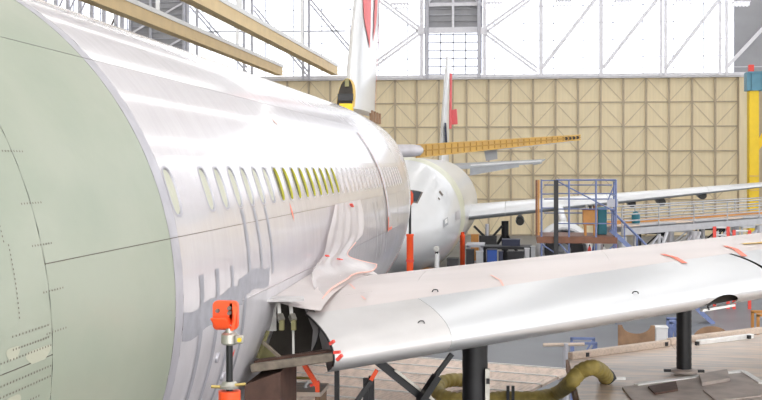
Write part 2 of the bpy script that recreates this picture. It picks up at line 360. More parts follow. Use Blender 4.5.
# rivet rows on the green skin
def rivets(y0, y1, t0, t1, n, r=.007):
    m = MB()
    for i in range(n):
        t = i / (n - 1); y = y0 + (y1 - y0) * t; th = R_(t0 + (t1 - t0) * t); p = near_body(y, th, .0015); c = V(AX, y, AZ)
        ax = (p - c).normalized(); a = m.ring(p, ax, r, 6); k = len(m.v); m.add(a, [tuple(range(6))])
    return m
for k, (y0, y1, t0, t1, n) in enumerate([(5.95, 6.42, 3.2, 3.2, 12), (5.95, 6.42, 1.8, 1.8, 14), (5.8, 6.45, .8, .8, 18), (5.8, 6.45, -1.6, -1.6, 18), (5.8, 6.45, -2.8, -2.8, 18), (5.9, 6.3, -4.5, -4.5, 12), (6.05, 6.05, 5, 13, 16), (6.0, 6.0, 13.5, 22, 16), (6.35, 6.62, 24, 24, 8), (6.35, 6.62, 17.5, 17.5, 8), (6.35, 6.62, 12.5, 12.5, 8), (6.4, 6.68, 7, 7, 8), (6.4, 6.68, 2.2, 2.2, 8)]):
    o = rivets(y0, y1, t0, t1, n).build('rivet_row', 'seam', fus); o['kind'] = 'stuff'
def blotch(y, t, ry, rt):
    c = [near_body(y + ry * math.cos(a) * (1 + .2 * math.sin(3 * a)), R_(t + rt * math.sin(a) * (1 + .25 * math.cos(2 * a))), .0012) for a in [2 * math.pi * i / 20 for i in range(20)]]
    MB().add(c, [tuple(range(20))]).build('filler_patch', 'filler', fus)
blotch(6.28, .2, .16, 1.0); blotch(5.95, 1.4, .08, .9); blotch(5.95, -4.4, .1, 1.6)
# joint strip between the green and the wrapped skin
for a, b in ((-160, -24), (-24, TB), (TB, TU), (TU, 200)): patch(8.92, 9.14, a, b, 'silver_tape', 'joint_strip', dens=1.5, gap=.003)
# wrapped skin
patch(9.14, 26, TU, 200, 'white_film'); patch(9.14, 26, 24.2, TU, 'white_film', gap=.0)
patch(9.14, 17.5, -5, TB, 'white_film'); patch(17.5, 26, -5, TB, 'film_tail', gap=.003)
patch(9.14, 17.5, -160, -5, 'bare_grey', gap=0); patch(17.5, 26, -160, -5, 'film_tail', gap=0)
# window belt, every window a real cut-out
YW, PITCH, TM, HH, HW = 9.29, .533, R_(17.8), .195, .125
def wpt(y, s, off=0): return near_body(y, TM + s / RAD, off)
def oval(k, n, hw, hh):
    a = 2 * math.pi * k / n; c, s = math.cos(a), math.sin(a); e = .72
    return hw * math.copysign(abs(c) ** e, c), hh * math.copysign(abs(s) ** e, s)
s_lo, s_hi = R_(TB) * RAD + G - TM * RAD, R_(24.2) * RAD - TM * RAD
NO = 28
def rect_pt(k, hw, lo, hi):
    a = 2 * math.pi * k / NO; c, s = math.cos(a), math.sin(a); hh = hi if s > 0 else -lo
    t = min(hw / max(abs(c), 1e-6), hh / max(abs(s), 1e-6)); return c * t, s * t
belt = MB(); first = None
def belt_plain(y0, y1): belt.grid(lambda u, v: wpt(y0 + (y1 - y0) * u, s_lo + (s_hi - s_lo) * v), max(1, int((y1 - y0) / .5)), 5)
cells = [i for i in range(0, 36) if i != 1]
belt_plain(9.14, YW - PITCH / 2 + .13); 
for i in cells:
    y = YW + PITCH * i; hw = PITCH / 2
    lo = hw if i else hw - .13
    inn = [wpt(y + oval(k, NO, HW, HH)[0], oval(k, NO, HW, HH)[1]) for k in range(NO)]
    out = []
    for k in range(NO):
        a, b = rect_pt(k, hw, s_lo, s_hi); a = a if (i or a > 0) else a * lo / hw; out.append(wpt(y + a, b))
    n0 = len(belt.v); belt.add(inn + out, [(k, (k + 1) % NO, NO + (k + 1) % NO, NO + k) for k in range(NO)])
    # corners of the cell
    for (sa, sb) in ((1, s_hi), (-1, s_hi), (1, s_lo), (-1, s_lo)):
        ee = hw if (i or sa > 0) else lo
        cpt = wpt(y + sa * ee, sb); ang = math.atan2(sb, sa * hw) % (2 * math.pi); k = int(ang / (2 * math.pi) * NO)
        belt.add([out[k % NO], cpt, out[(k + 1) % NO]], [(0, 1, 2)])
belt_plain(YW + PITCH * .5, YW + PITCH * 1.5)
yend = YW + PITCH * 35.5
belt_plain(yend, yend + .4)
belt.build('window_belt', 'white_film', fus, True)
YE = yend + .4
for i in cells:
    y = YW + PITCH * i; yel = 8 <= i <= 16; cov = i > 16
    k_ = range(NO)
    O = lambda hw, hh, off: [wpt(y + oval(k, NO, hw, hh)[0], oval(k, NO, hw, hh)[1], off) for k in k_]
    d = -.016 if yel else (-.004 if cov else -.012)
    lp = .0 if cov else 1.0
    fr = MB().loft([O(HW + .022, HH + .024, .002), O(HW + .006, HH + .008, .0025 + .0035 * lp), O(HW, HH, .0), O(HW - .003, HH - .003, d)], True, False).build('window', 'reveal_yellow' if yel else ('pane_covered' if cov else 'ring_grey'), near, True)
    if yel: MB().loft([O(HW + .024, HH + .026, .003), O(HW + .004, HH + .006, .007)], True, False).build('window_ring', 'ring_grey', fr, True)
    MB().add(O(HW, HH, d), [tuple(k_)]).build('pane', 'pane_olive' if yel else ('pane_covered' if cov else 'pane_pale'), fr)
# tail cone
patch(26, YE, 24.2, TU, 'white_film', gap=0); patch(26, YE, TU, 200, 'white_film', gap=0); patch(26, YE, -160, TB, 'film_tail', gap=0)
patch(YE, 48, -160, 200, 'film_tail', dens=1.5, gap=0)
# grey residue strips on the frames
def strip(y, t0, t1, w=.055, m='tape_grey', name='tape_strip', dy=0, off=.003, par=fus):
    return MB().grid(lambda u, v: near_body(y + dy * v + (u - .5) * 2 * w, R_(t0 + (t1 - t0) * v), off), 2, 14).build(name, m, par, True)
for y, a, b, w, dy in ((11.42, 13.2, -4, .06, .06), (11.95, 13.2, -4, .055, .1), (12.48, 13, -2, .05, .1), (9.68, 3, -26, .06, .1), (10.2, 3.2, -28, .055, .14), (10.74, 2.8, -30, .05, .2), (11.3, -3, -30, .05, .2)):
    strip(y, a, b, w, dy=dy)
for y0, y1, a, b in ((9.15, 10.3, -2.2, -7), (10.1, 11.2, -1.6, -5.2), (11.0, 12.4, .2, -4)):
    MB().grid(lambda u, v: near_body(y0 + (y1 - y0) * u, R_(a + (b - a) * v + 0.5 * math.sin(7 * u + y0)), .002), 8, 4).build('tape_patch', 'tape_grey', fus, True)
for y in (21.7, 22.3, 23.3): strip(y, 9, -14, .02, 'silver_tape', 'film_crease', dy=.9, off=.004)
# orange marked tape hanging near the tail
strip(23.95, 39, -4, .12, 'tape_pale', 'hanging_tape', off=.02)
strip(23.8, 39, -4, .02, 'pink_edge', 'hanging_tape', off=.022)
strip(23.85, 1, -5, .07, 'red_tape', 'tape_mark', off=.03); MB().grid(lambda u, v: near_body(23.8 + .75 * u, R_(-4.6 + 1.2 * v), .03), 4, 2).build('tape_mark', 'red_tape', fus)
for y, t, a, b in ((13.85, 10.6, .09, 2.4), (15.2, 36, .1, 1.4)): MB().grid(lambda u, v: near_body(y + a * u, R_(t + b * (v - u)), .006), 3, 2).build('tape_mark', 'red_tape' if t < 20 else 'pink_edge', fus)
for y, t in ((10.6, -11), (11.1, -17)): MB().grid(lambda u, v: near_body(y + .09 * u, R_(t + 1.6 * v + u), .01), 2, 2).build('tag_mark', 'red', fus)
for y, t in ((10.5, -14), (11.0, -19.5), (9.3, -27)):
    o = MB().lathe(near_body(y, R_(t)), near_body(y, R_(t), .02), [(0, .05), (1, .045)], 12).build('drain_port', 'silver_tape', fus, True)

# ---- wing of the near aircraft
def naca(x, t): return 5 * t * (.2969 * math.sqrt(max(x, 0)) - .126 * x - .3516 * x * x + .2843 * x ** 3 - .1015 * x ** 4)
class Wing:
    def __init__(s, x0, y0, z0, sweep, dih, ch, t=.13, camber=.012): s.__dict__.update(locals())
    def le(s, X): return s.y0 + s.sweep * (X - s.x0), s.z0 + s.dih * (X - s.x0)
    def c(s, X): return float(np.interp(X, s.ch[0], s.ch[1]))
    def th(s, X): return float(np.interp(X, [s.x0, s.x0 + 4.8, s.ch[0][-1]], [s.t * .9, s.t, s.t * .82]))
    def pt(s, X, x, side, skew=0, off=0):
        """x fraction of chord, side +1 upper, -1 lower; skew moves aft points inboard"""
        Xs = X - skew * x * s.c(X); Y, Z = s.le(Xs); c = s.c(Xs)
        z = s.camber * 4 * x * (1 - x) + side * naca(x, s.th(Xs)) * (1 if side > 0 else .7)
        return V(Xs, Y + x * c, Z + z * c + side * off)
wg = Wing(-1.83, 11.95, 4.03, .53, .11, ([-5.0, 3, 15.5], [9.6, 6.5, 2.7]), .122)
wing = bpy.data.objects.new('wing', None); COL.objects.link(wing); wing.location = (0, 15, 4); wing.parent = near; wing.matrix_parent_inverse = Matrix.Translation((-AX, -20, 0))
SLAT = .95                                    # slat chord in metres
def perim(X, t, low=.055, skew=.45):
    """t 0 lower aft .. nose .. 1 upper aft of the slat"""
    up = SLAT / wg.c(X); n = .28
    if t < n: k = 1 - t / n; return wg.pt(X, low * k * k, -1, skew)
    k = (t - n) / (1 - n); return wg.pt(X, up * k * k, 1, skew)
def slat(X0, X1, m, notch=None, nx=24):
    def fn(u, v):
        X = X0 + (X1 - X0) * u; t0 = 0
        if notch:
            d = (X - notch[0]) / notch[1]
            if abs(d) < 1: t0 = notch[2] * math.sqrt(1 - d * d)
        return perim(X, t0 + (1 - t0) * v)
    return MB().grid(fn, nx, 26).build('leading_edge_panel', m, wing, True, angle=60)
slat(-1.87, -.702, 'slat_root'); slat(-.699, 3.06, 'slat_metal', (2.42, .24, .30), 150); slat(3.1, 9, 'slat_metal'); slat(9.02, 15.3, 'slat_metal')
def skin(X0, X1, xa, xb, side, m, name='skin_panel', skewed=False, off=0, nu=16, nv=14):
    def fn(u, v):
        X = X0 + (X1 - X0) * u; a = xa(X) if callable(xa) else xa; x = a + (xb - a) * v
        return wg.pt(X, x, side, 0, off)
    return MB().grid(fn, nu, nv).build(name, m, wing, True)
fs = lambda X: (SLAT + .005 + (.0)) / wg.c(X) * 1.0
for a, b in ((-2.3, -1.215), (-1.213, 1.15), (1.152, 3.1), (3.102, 9), (9.002, 15.3)): skin(a, b, fs, .72, 1, 'wing_skin')
skin(-5, -2.302, lambda X: fs(X) + .75 / wg.c(X), .72, 1, 'wing_skin')
skin(-1.7, 15.3, lambda X: .15 if 2.05 < X < 2.8 else .05, .72, -1, 'wing_under', 'lower_skin', nu=120); skin(-5, -1.71, .3, .72, -1, 'wing_under', 'lower_skin')
for a, b in ((-5, 4), (4.01, 15.2)):
    skin(a, b, .722, .995, 1, 'wing_skin', 'flap'); skin(a, b, .722, .995, -1, 'wing_under', 'flap')
# front spar, cavity details
def spar(X0, X1, m='dark_cavity', back=0):
    def fn(u, v):
        X = X0 + (X1 - X0) * u; x = fs(X) + back / wg.c(X); p, q = wg.pt(X, x, -1, 0), wg.pt(X, x, 1, 0); p = p.lerp(q, .22 if back else 0); return p + (q - p) * v
    return MB().grid(fn, 20, 4).build('front_spar', m, wing)
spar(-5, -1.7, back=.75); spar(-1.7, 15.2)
MB().bar(wg.pt(2.2, .07, -1, 0, .02), wg.pt(2.62, .07, -1, 0, .02), .06, .03).build('pylon_bay_lip', 'white_trim', wing)
MB().path([pix(709, 310, 14.3), pix(708, 306, 14.3), pix(712, 303, 14.3), pix(716, 304, 14.3)], .012, 6).build('pylon_bracket', 'black_metal', wing)
# cavity at the wing root
q = lambda px, py, Y: pix(px, py, Y)
MB().prism([q(262, 299.5, 12.45), q(304, 298.5, 12.45), q(304, 296, 12.75), q(262, 296, 12.75)], (0, 0, -.03)).build('bay_lintel', 'slat_root', wing)
bm_ = MB().bar(q(252, 368, 12.15), q(337, 356.5, 12.0), .1, .085); bm_.build('bay_sill', 'dirty_beam', wing, bevel=.01)
MB().bar(q(256, 361, 12.3), q(335, 350, 12.25), .16, .02).build('bay_flange', 'rust_brown', wing)
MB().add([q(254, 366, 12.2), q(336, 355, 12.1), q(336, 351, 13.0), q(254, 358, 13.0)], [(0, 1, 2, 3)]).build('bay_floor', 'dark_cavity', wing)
MB().prism([q(268, 300, 12.9), q(276, 300, 12.9), q(276, 331, 12.9), q(268, 331, 12.9)], (0, .05, 0)).build('slat_track', 'strut_white', wing)
for px in (279.5, 291.5):
    t = MB().bar(q(px - 1.5, 299, 12.75), q(px, 316, 12.65), .035, .05).build('slat_track', 'strut_white', near)
    MB().bar(q(px, 315, 12.65), q(px + 2.4, 321, 12.6), .06, .06).build('track_bracket', 'steel', t); MB().bar(q(px + 2.4, 320, 12.6), q(px + 2.4, 330, 12.6), .05, .06).build('track_bracket', 'olive_metal', t)
MB().tube(q(293, 320, 12.75), q(293.5, 358, 12.5), .014, 8).build('bay_rod', 'strut_white', wing)
MB().bar(q(263, 342, 12.4), q(283, 360, 12.3), .03).build('bay_brace', 'dirty_beam', wing); MB().bar(q(268, 331, 12.5), q(258, 358, 12.4), .03).build('bay_brace', 'olive_metal', wing)
MB().prism([q(262, 346, 12.8), q(270, 346, 12.8), q(284, 361, 12.7), q(258, 361, 12.7)], (0, .02, 0)).build('bay_web', 'olive_metal', wing)
# end rib of the leading edge, closing the slat towards the bay
def rib_pts(X, k=.96, skew=.45):
    P = [perim(X, i / 20, skew=skew) for i in range(21)]; c = sum(P, V(0, 0, 0)) / 21; return [c + (p - c) * k for p in P]
MB().prism(rib_pts(-1.80), (.02, .01, 0)).build('end_rib', 'rib_grey', wing)
MB().prism([q(301, 300, 12.95), q(310, 302, 12.9), q(317, 316, 12.7), q(318, 338, 12.6), q(311, 352, 12.55), q(313, 330, 12.7), q(308, 312, 12.9)], (0, .03, 0)).build('curved_rib', 'rib_grey', wing)
MB().path([q(317, 318, 12.6), q(319, 332, 12.5), q(314, 350, 12.4)], .008, 6).build('bay_cable', 'black_metal', wing)
MB().path([perim(-1.875, .2 + .8 * i / 8) for i in range(9)], .012, 6).build('bay_edge_seal', 'black_metal', wing)
for a, b in (((330, 344), (334, 341)), ((334, 352.5), (340, 352)), ((337, 360), (342, 355))): MB().bar(q(*a, 11.75), q(*b, 11.72), .03, .03).build('tape_mark', 'red', wing)
# root fairing between wing and fuselage
def fair(u, v):
    y = 12.56 + 8 * u; X = -2.12; xx = min(max((y - wg.le(X)[0]) / wg.c(X), .001), .99); a = wg.pt(X, xx, 1, 0, .006); a.z += .07 * max(0, 1 - 5 * u)
    th = R_(-7.6 + 1.2 * math.sin(min(u * 2.5, 1) * math.pi / 2) - 10 * max(0, u - .4)); b = near_body(y, th, .004); m = V(-2.5, y, (a.z * .75 + b.z * .25))
    return a * (1 - v) ** 2 + m * 2 * v * (1 - v) + b * v * v
MB().grid(fair, 24, 10).build('root_fairing', 'wing_skin', wing, True)
# marks on the wing
def wmark(P, w, m, name):
    mb = MB(); pts = []
    for (X, x) in P: pts.append(wg.pt(X, x, 1, 0, .008))
    for a, b in zip(pts[:-1], pts[1:]):
        d = (b - a).normalized(); n = V(-d.y, d.x, 0).normalized() * w / 2; mb.add([a - n, a + n, b + n, b - n], [(0, 1, 2, 3)])
    return mb.build(name, m, wing)
def on_wing(px, py):
    best = None
    for i in range(160):
        X = -2.5 + 6.5 * i / 159
        for j in range(60):
            x = .02 + .4 * j / 59; p = wg.pt(X, x, 1); c, s = math.cos(YAW), math.sin(YAW); D = -p.x * s + p.y * c
            e = (381 + F_PX * (p.x * c + p.y * s) / D - px) ** 2 + (VY - F_PX * (p.z - CAM_Z) / D - py) ** 2
            if best is None or e < best[0]: best = (e, X, x)
    return best[1:]
wmark([on_wing(663, 254), on_wing(674, 258), on_wing(685, 263.5)], .07, 'red_tape', 'tape_mark')
wmark([on_wing(724, 247), on_wing(735, 250), on_wing(746, 256.5)], .07, 'red_tape', 'tape_mark')
wmark([on_wing(742, 244.5), on_wing(762, 242.5), on_wing(775, 241)], .16, 'ochre', 'tape_mark')
wmark([on_wing(345, 277), on_wing(352, 287), on_wing(364, 300)], .025, 'pink_edge', 'seam_line')
wmark([on_wing(490, 275), on_wing(500, 281), on_wing(503, 286)], .025, 'pink_edge', 'seam_line')
for px, py in ((421, 322), (436, 292.5), (637, 295)):
    X, x = on_wing(px, py); p = wg.pt(X, x, 1); MB().path([p + V(-.04, 0, 0), p + V(-.02, 0, .025), p + V(.02, 0, .025), p + V(.03, -.02, .005)], .007, 6).build('lifting_eye', 'black_metal', wing)

# ---- fin and tailplane of the near aircraft
def fin_build(par, ax, sections, m, name='fin', t=.1, front=1):
    """sections: (z, Y leading, Y trailing)"""
    rings = []
    for z, a, b in sections:
        c = b - a; tt = t[sections.index((z, a, b))] if isinstance(t, tuple) else t; up = [(x, naca(x, tt) * abs(c)) for x in [(.5 - .5 * math.cos(math.pi * i / 14)) for i in range(15)]]
        rings.append([V(ax + h, a + c * x, z) for x, h in up] + [V(ax - h, a + c * x, z) for x, h in reversed(up[1:-1])])
    return MB().loft(rings).build(name, m, par, True)
fin = fin_build(near, AX, ((7.95, 38.0, 44.8), (9.2, 38.2, 45.1), (12.7, 40.3, 46.4), (15.8, 42.5, 47.6)), 'white_paint', 'fin', (.095, .085, .07, .07))
arch = [(-.30 * math.cos(math.pi * i / 12) * (1 if 0 < i < 12 else 1), 1.0 * math.sin(math.pi * i / 12) ** .7) for i in range(13)]
arch = [(x * .9 + .1 * z, z * .9) for x, z in arch]
MB().prism([V(AX - .1 + x, 37.6, 8.0 + z) for x, z in arch], (0, .5, 0)).build('fin_root_opening', 'ochre', fin)
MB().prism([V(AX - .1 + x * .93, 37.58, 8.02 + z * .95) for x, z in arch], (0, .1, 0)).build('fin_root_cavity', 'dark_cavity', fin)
MB().box((AX - .05, 37.5, 8.28), (.5, .1, .22)).build('fin_root_bracket', 'black_metal', fin); MB().box((AX - .02, 37.5, 7.9), (.42, .3, .34)).build('fin_root_fitting', 'yellow', fin); MB().box((AX, 37.5, 8.75), (.13, .08, .25)).build('fin_root_bracket', 'olive_metal', fin)
for k in range(4): MB().box((AX + .28, 41.6 + .8 * k, 7.85), (.12, .22, .4)).build('fin_root_bracket', 'ply_end', fin)
def fin_side(Y, z, off=.03):
    a = float(np.interp(z, [7.95, 9.2, 12.7, 15.8], [38, 38.2, 40.3, 42.5])); b = float(np.interp(z, [7.95, 9.2, 12.7, 15.8], [44.8, 45.1, 46.4, 47.6])); c = b - a
    tt = float(np.interp(z, [7.95, 9.2, 12.7], [.095, .085, .07])); return V(AX + naca((Y - a) / c, tt) * c + off, Y, z)
def fdecal(l, r, m, name):       # left/right Y as function of z
    z0, z1 = l[0][0], l[-1][0]
    def fn(u, v):
        z = z0 + (z1 - z0) * u; a = np.interp(z, *zip(*l)); b = np.interp(z, *zip(*r)); return fin_side(float(a + (b - a) * v), z)
    MB().grid(fn, 12, 4).build(name, m, fin, True)
fdecal([(10.2, 41.0), (11.0, 40.0), (12, 40.15), (13, 40.8), (14, 41.6)], [(10.2, 41.1), (11.0, 41.4), (12, 41.7), (13, 42.1), (14, 42.8)], 'red_soft', 'fin_emblem')
fdecal([(10.6, 42.3), (11.5, 42.7), (12.2, 43.0), (13, 43.2), (14, 43.8)], [(10.6, 42.4), (11.5, 43.9), (12.2, 44.4), (13, 44.6), (14, 45)], 'red_soft', 'fin_emblem')
fdecal([(8.2, 44.45), (12.7, 46.0), (14, 46.5)], [(8.2, 44.7), (12.7, 46.3), (14, 46.8)], 'red_soft', 'fin_edge_stripe')
#fdecal([(9.0, 39.0), (12.7, 40.9), (14, 41.8)], [(9.0, 39.2), (12.7, 41.1), (14, 42.0)], 'silver_tape', 'fin_seam')
stab = bpy.data.objects.new('tailplane', None); COL.objects.link(stab); stab.location = (-2, 45, 6.8); stab.parent = near; stab.matrix_parent_inverse = Matrix.Translation((-AX, -20, 0))
sr, st = V(-3.75, 43.4, 6.62), V(2.55, 49.0, 7.26)
hr, ht = .50, .2
def sp(u, zf, dy=0): p = sr.lerp(st, u); h = hr + (ht - hr) * u; return p + V(0, dy, h * (zf - .5))
MB().add([sp(0, 0), sp(1, 0), sp(1, 1), sp(0, 1), sp(0, .2, 3.4), sp(1, .4, 1.2), sp(1, .6, 1.2), sp(0, .8, 3.4)], [(0, 1, 2, 3), (4, 7, 6, 5), (0, 4, 5, 1), (3, 2, 6, 7), (0, 3, 7, 4), (1, 5, 6, 2)]).build('tailplane_box', 'tan_spar', stab)
for k in range(26):
    u = .02 + k * .036; MB().bar(sp(u, .06, -.02), sp(u, .94, -.02), .045, .04, (0, 1, 0)).build('spar_stiffener', 'tan_rib', stab)
for zf in (.04, .96, .5): MB().bar(sp(0, zf, -.03), sp(1, zf, -.03), .035, .05).build('spar_cap', 'tan_rib' if zf == .5 else 'tan_spar', stab)
for u in (.905, .93, .955, .98): MB().lathe(sp(u, .5, -.08), sp(u, .5, -.05), [(0, .065), (1, .065)], 10).build('lightening_hole', 'dark_cavity', stab)
MB().lathe(V(-4.4, 42.7, 6.62), V(-3.5, 43.2, 6.65), [(0, .24), (.6, .23), (.9, .19), (1, .1)], 20).build('tailplane_stub', 'bare_grey', stab, True)
MB().prism([pix(484, 150, 46.6), pix(497, 149, 46.6), pix(497.5, 159, 46.6), pix(486, 161, 46.6)], (0, .06, 0)).build('hanging_panel', 'grey_paint', stab)
MB().bar(sp(.45, 0, .8), sp(.93, 0, .5), .5, .05).build('tailplane_edge', 'white_paint', stab)
# left pair of surfaces (far side)
MB().add([V(-2 * 5.47 + 3.75, 43.4, 6.9), V(-2 * 5.47 - 2.5, 49, 7.4), V(-2 * 5.47 - 2.5, 50.2, 7.4), V(-2 * 5.47 + 3.75, 46.8, 6.9), V(-2 * 5.47 + 3.75, 43.4, 6.4), V(-2 * 5.47 - 2.5, 49, 7.2), V(-2 * 5.47 - 2.5, 50.2, 7.2), V(-2 * 5.47 + 3.75, 46.8, 6.4)], [(0, 1, 2, 3), (4, 7, 6, 5), (0, 4, 5, 1), (1, 5, 6, 2), (2, 6, 7, 3), (3, 7, 4, 0)]).build('tailplane_box', 'tan_spar', stab)

# ================================================================== THE FAR AIRCRAFT (nose towards the camera)
BX, BZ, BY = -5.4, 3.72, 49.4
FD = [0, .25, .8, 1.7, 3, 4.5, 6, 7.6, 26, 30, 34, 38, 41.5]
FW = [.05, .6, 1.1, 1.65, 2.2, 2.55, 2.74, RAD, RAD, 2.45, 1.75, .95, .2]
FT = [-.6, -.1, .3, .82, 1.72, 2.35, 2.68, RAD, RAD, RAD, 2.75, 2.6, 2.2]
FB = [.7, 1.2, 1.6, 2.0, 2.35, 2.6, 2.75, RAD, RAD, 2.2, 1.2, 0, -1.4]
def far_body(Y, th, off=0):
    d = Y - BY; w = pchip(FD, FW, d); t = pchip(FD, FT, d); b = pchip(FD, FB, d)
    return V(BX + (w + off) * math.cos(th), Y, BZ + (t - b) / 2 + ((t + b) / 2 + off) * math.sin(th))
far = thing('airliner', 'white airliner farther back, its nose pointing at the camera, cockpit window in view', 'aircraft', (BX, 68, 0))
ff = bpy.data.objects.new('fuselage', None); COL.objects.link(ff); ff.location = (BX, 68, BZ); ff.parent = far; ff.matrix_parent_inverse = Matrix.Translation((-BX, -68, 0))
def fpatch(d0, d1, t0, t1, m, name='skin_panel', off=0, gap=.012, dens=1.5): return patch(BY + d0, BY + d1, t0, t1, m, name, ff, off, far_body, dens, gap)
fpatch(0, 4.4, -180, 180, 'white_paint', 'nose_cone', dens=3, gap=.0); fpatch(4.4, 5.9, -180, 180, 'white_paint', gap=.004, dens=3)
fpatch(5.9, 8.6, -180, 180, 'cream_band', 'bare_band', gap=.004, dens=3); fpatch(8.6, 26, -180, 180, 'white_paint', gap=.004); fpatch(26, 41.5, -180, 180, 'white_paint', 'tail_cone', gap=0)
for d in (4.4, 8.6): fpatch(d - .03, d + .03, -180, 180, 'silver_tape', 'seam', off=-.01, gap=0)
# cockpit windows
for t0, t1, d0, d1 in ((79, 103, 1.65, 2.35), (55, 76, 1.7, 2.45), (106, 128, 1.7, 2.45)):
    f_ = MB().grid(lambda u, v: far_body(BY + d0 + (d1 - d0) * u + .25 * (1 - v) * (t0 < 60), R_(t0 + (t1 - t0) * v), .012), 6, 6).build('cockpit_window', 'seam', far, True)
    MB().grid(lambda u, v: far_body(BY + d0 + (d1 - d0) * (.08 + .84 * u) + .25 * (1 - v) * (t0 < 60), R_(t0 + (t1 - t0) * (.1 + .8 * v)), .022), 6, 6).build('pane', 'glass_dark', f_, True)
def fspot(d, th, a, b, m, name): MB().grid(lambda u, v: far_body(BY + d + a * (u - .5), R_(th + b * (v - .5)), .02), 3, 3).build(name, m, ff, True)
fspot(3.7, 36, .22, 6, 'seam', 'vent'); fspot(3.2, 34, .14, 3, 'seam', 'vent'); fspot(3.0, 5, .55, 9, 'grey_paint', 'service_hatch'); fspot(3.05, 6, .3, 5, 'white_trim', 'service_hatch'); fspot(5.0, 4, .9, 9, 'bare_grey', 'service_hatch'); fspot(8.8, 15, .5, 3, 'silver_tape', 'vent')
# nose gear
ng = bpy.data.objects.new('nose_gear', None); COL.objects.link(ng); ng.location = (BX + 1.2, 54.5, 0); ng.parent = far; ng.matrix_parent_inverse = Matrix.Translation((-BX, -68, 0))
gx = pix(436.5, 260, 53.6).x
MB().tube((gx, 53.6, .5), (gx, 53.9, 2.3), .13, 12).build('gear_leg', 'white_paint', ng, True); MB().bar((gx, 53.6, 1.5), (gx + .1, 54.9, 2.2), .12).build('gear_strut', 'steel', ng)
for s in (-1, 1): MB().lathe((gx + s * .22 - .12, 53.6, .5), (gx + s * .22 + .12, 53.6, .5), [(0, .42), (.15, .5), (.85, .5), (1, .42)], 20).build('wheel', 'tyre', ng, True)
MB().lathe((gx - .1, 53.3, 2.42), (gx + .25, 53.35, 2.55), [(0, .1), (.3, .24), (.8, .24), (1, .1)], 14).build('gear_light', 'cream_band', ng, True); MB().box((gx - .9, 53.8, 1.35), (1.6, .4, .15)).build('gear_door', 'wood_orange', ng)
# wing
fw = Wing(-2.6, 62.8, 3.42, .53, .088, ([-5.2, 1, 17.2], [9.6, 7.2, 2.6]), .125)
fwn = bpy.data.objects.new('wing', None); COL.objects.link(fwn); fwn.location = (0, 66, 3.5); fwn.parent = far; fwn.matrix_parent_inverse = Matrix.Translation((-BX, -68, 0))
def fskin(X0, X1, a, b, side, m, name): MB().grid(lambda u, v: fw.pt(X0 + (X1 - X0) * u, a + (b - a) * v * v, side), 14, 12).build(name, m, fwn, True)
for a, b in ((-5.2, -.7), (-.68, 5), (5.02, 11), (11.02, 17.2)): fskin(a, b, 0, .7, 1, 'white_paint', 'skin_panel'); fskin(a, b, 0, .7, -1, 'grey_paint', 'lower_skin')
for a, b in ((-5.2, 5), (5.02, 17.1)): fskin(a, b, .705, 1, 1, 'white_paint', 'flap'); fskin(a, b, .705, 1, -1, 'grey_paint', 'flap')
for px, py in ((520, 221.5), (632, 203.5), (662, 202), (703, 195.5)):
    X = 0
    for _ in range(20):
        y_ = fw.le(X)[0] + .2 * fw.c(X); X = pix(px, py, y_).x
    c = pix(px, py, y_)
    o = MB().lathe(c + V(0, 0, 0), c + V(0, 2.2, .12), [(0, .20), (.1, .25), (.7, .22), (1, .08)], 16).build('flap_track_housing', 'grey_paint', far, True)
    MB().lathe(c + V(0, -.04, 0), c + V(0, .02, 0), [(0, .22), (1, .22)], 16).build('housing_mouth', 'pod_dark', o); MB().box(c + V(0, .7, .3), (.2, .8, .3)).build('housing_bracket', 'grey_paint', o)
# engine
en = bpy.data.objects.new('engine', None); COL.objects.link(en); ec = V(2.35, 60.2, 1.75); en.location = ec; en.parent = far; en.matrix_parent_inverse = Matrix.Translation((-BX, -68, 0))
MB().lathe(ec, ec + V(0, 4.4, .1), [(.03, 1.05), (.0, 1.15), (.01, 1.24), (.06, 1.36), (.3, 1.45), (.65, 1.35), (1, .95)], 36, False).build('nacelle', 'white_paint', en, True)
MB().lathe(ec, ec + V(0, 4.4, .1), [(.03, 1.05), (.0, 1.15), (.01, 1.25)], 36, False).build('intake_lip', 'alu', en, True)
MB().lathe(ec, ec + V(0, 1.2, 0), [(.1, 1.06), (.9, 1.0)], 36, False).build('intake_duct', 'grey_paint', en, True)
MB().lathe(ec + V(0, 1.0, 0), ec + V(0, 1.1, 0), [(0, 1.02), (1, 1.02)], 36).build('fan_disc', 'dark_stuff', en); MB().lathe(ec + V(0, .5, 0), ec + V(0, 1.0, 0), [(0, .02), (.4, .2), (1, .36)], 18).build('spinner', 'grey_paint', en, True)
MB().bar(ec + V(0, 2.0, 1.2), ec + V(-.1, 6.4, 2.0), .35, .9).build('pylon', 'white_paint', en, bevel=.08)
# fin, rudder, tailplane
fx = pix(447, 100, 88).x
f2 = fin_build(far, fx, ((6.3, 82, 88.6), (8.8, 83.4, 89.2), (14.4, 88.2, 91.0)), 'white_paint', 'fin', .1)
MB().prism([V(fx + .22, 82.7, 7.6), V(fx + .22, 83.4, 7.6), V(fx + .12, 83.6, 9.2), V(fx + .1, 83.2, 9.2)], (.1, 0, 0)).build('fin_panel', 'dark_blue', f2)
ru = fin_build(far, fx + .12, ((9.0, 89.3, 91.0), (13.3, 90.6, 91.9)), 'red_soft', 'rudder', .16); MB().prism([pix(450.5, 110, 90), pix(456.5, 109, 90), pix(457.5, 124, 90), pix(451, 124.5, 90)], (0, .5, 0)).build('rudder_tab', 'red_soft', ru)
MB().loft([[pix(451, 170, 86.5), pix(451, 166, 87), pix(451, 163.5, 90), pix(451, 166, 90)], [pix(540, 163.6, 90.0), pix(540, 162.4, 90.1), pix(545.5, 159, 92.5), pix(545.5, 160, 92.5)]]).build('tailplane', 'grey_paint', far)
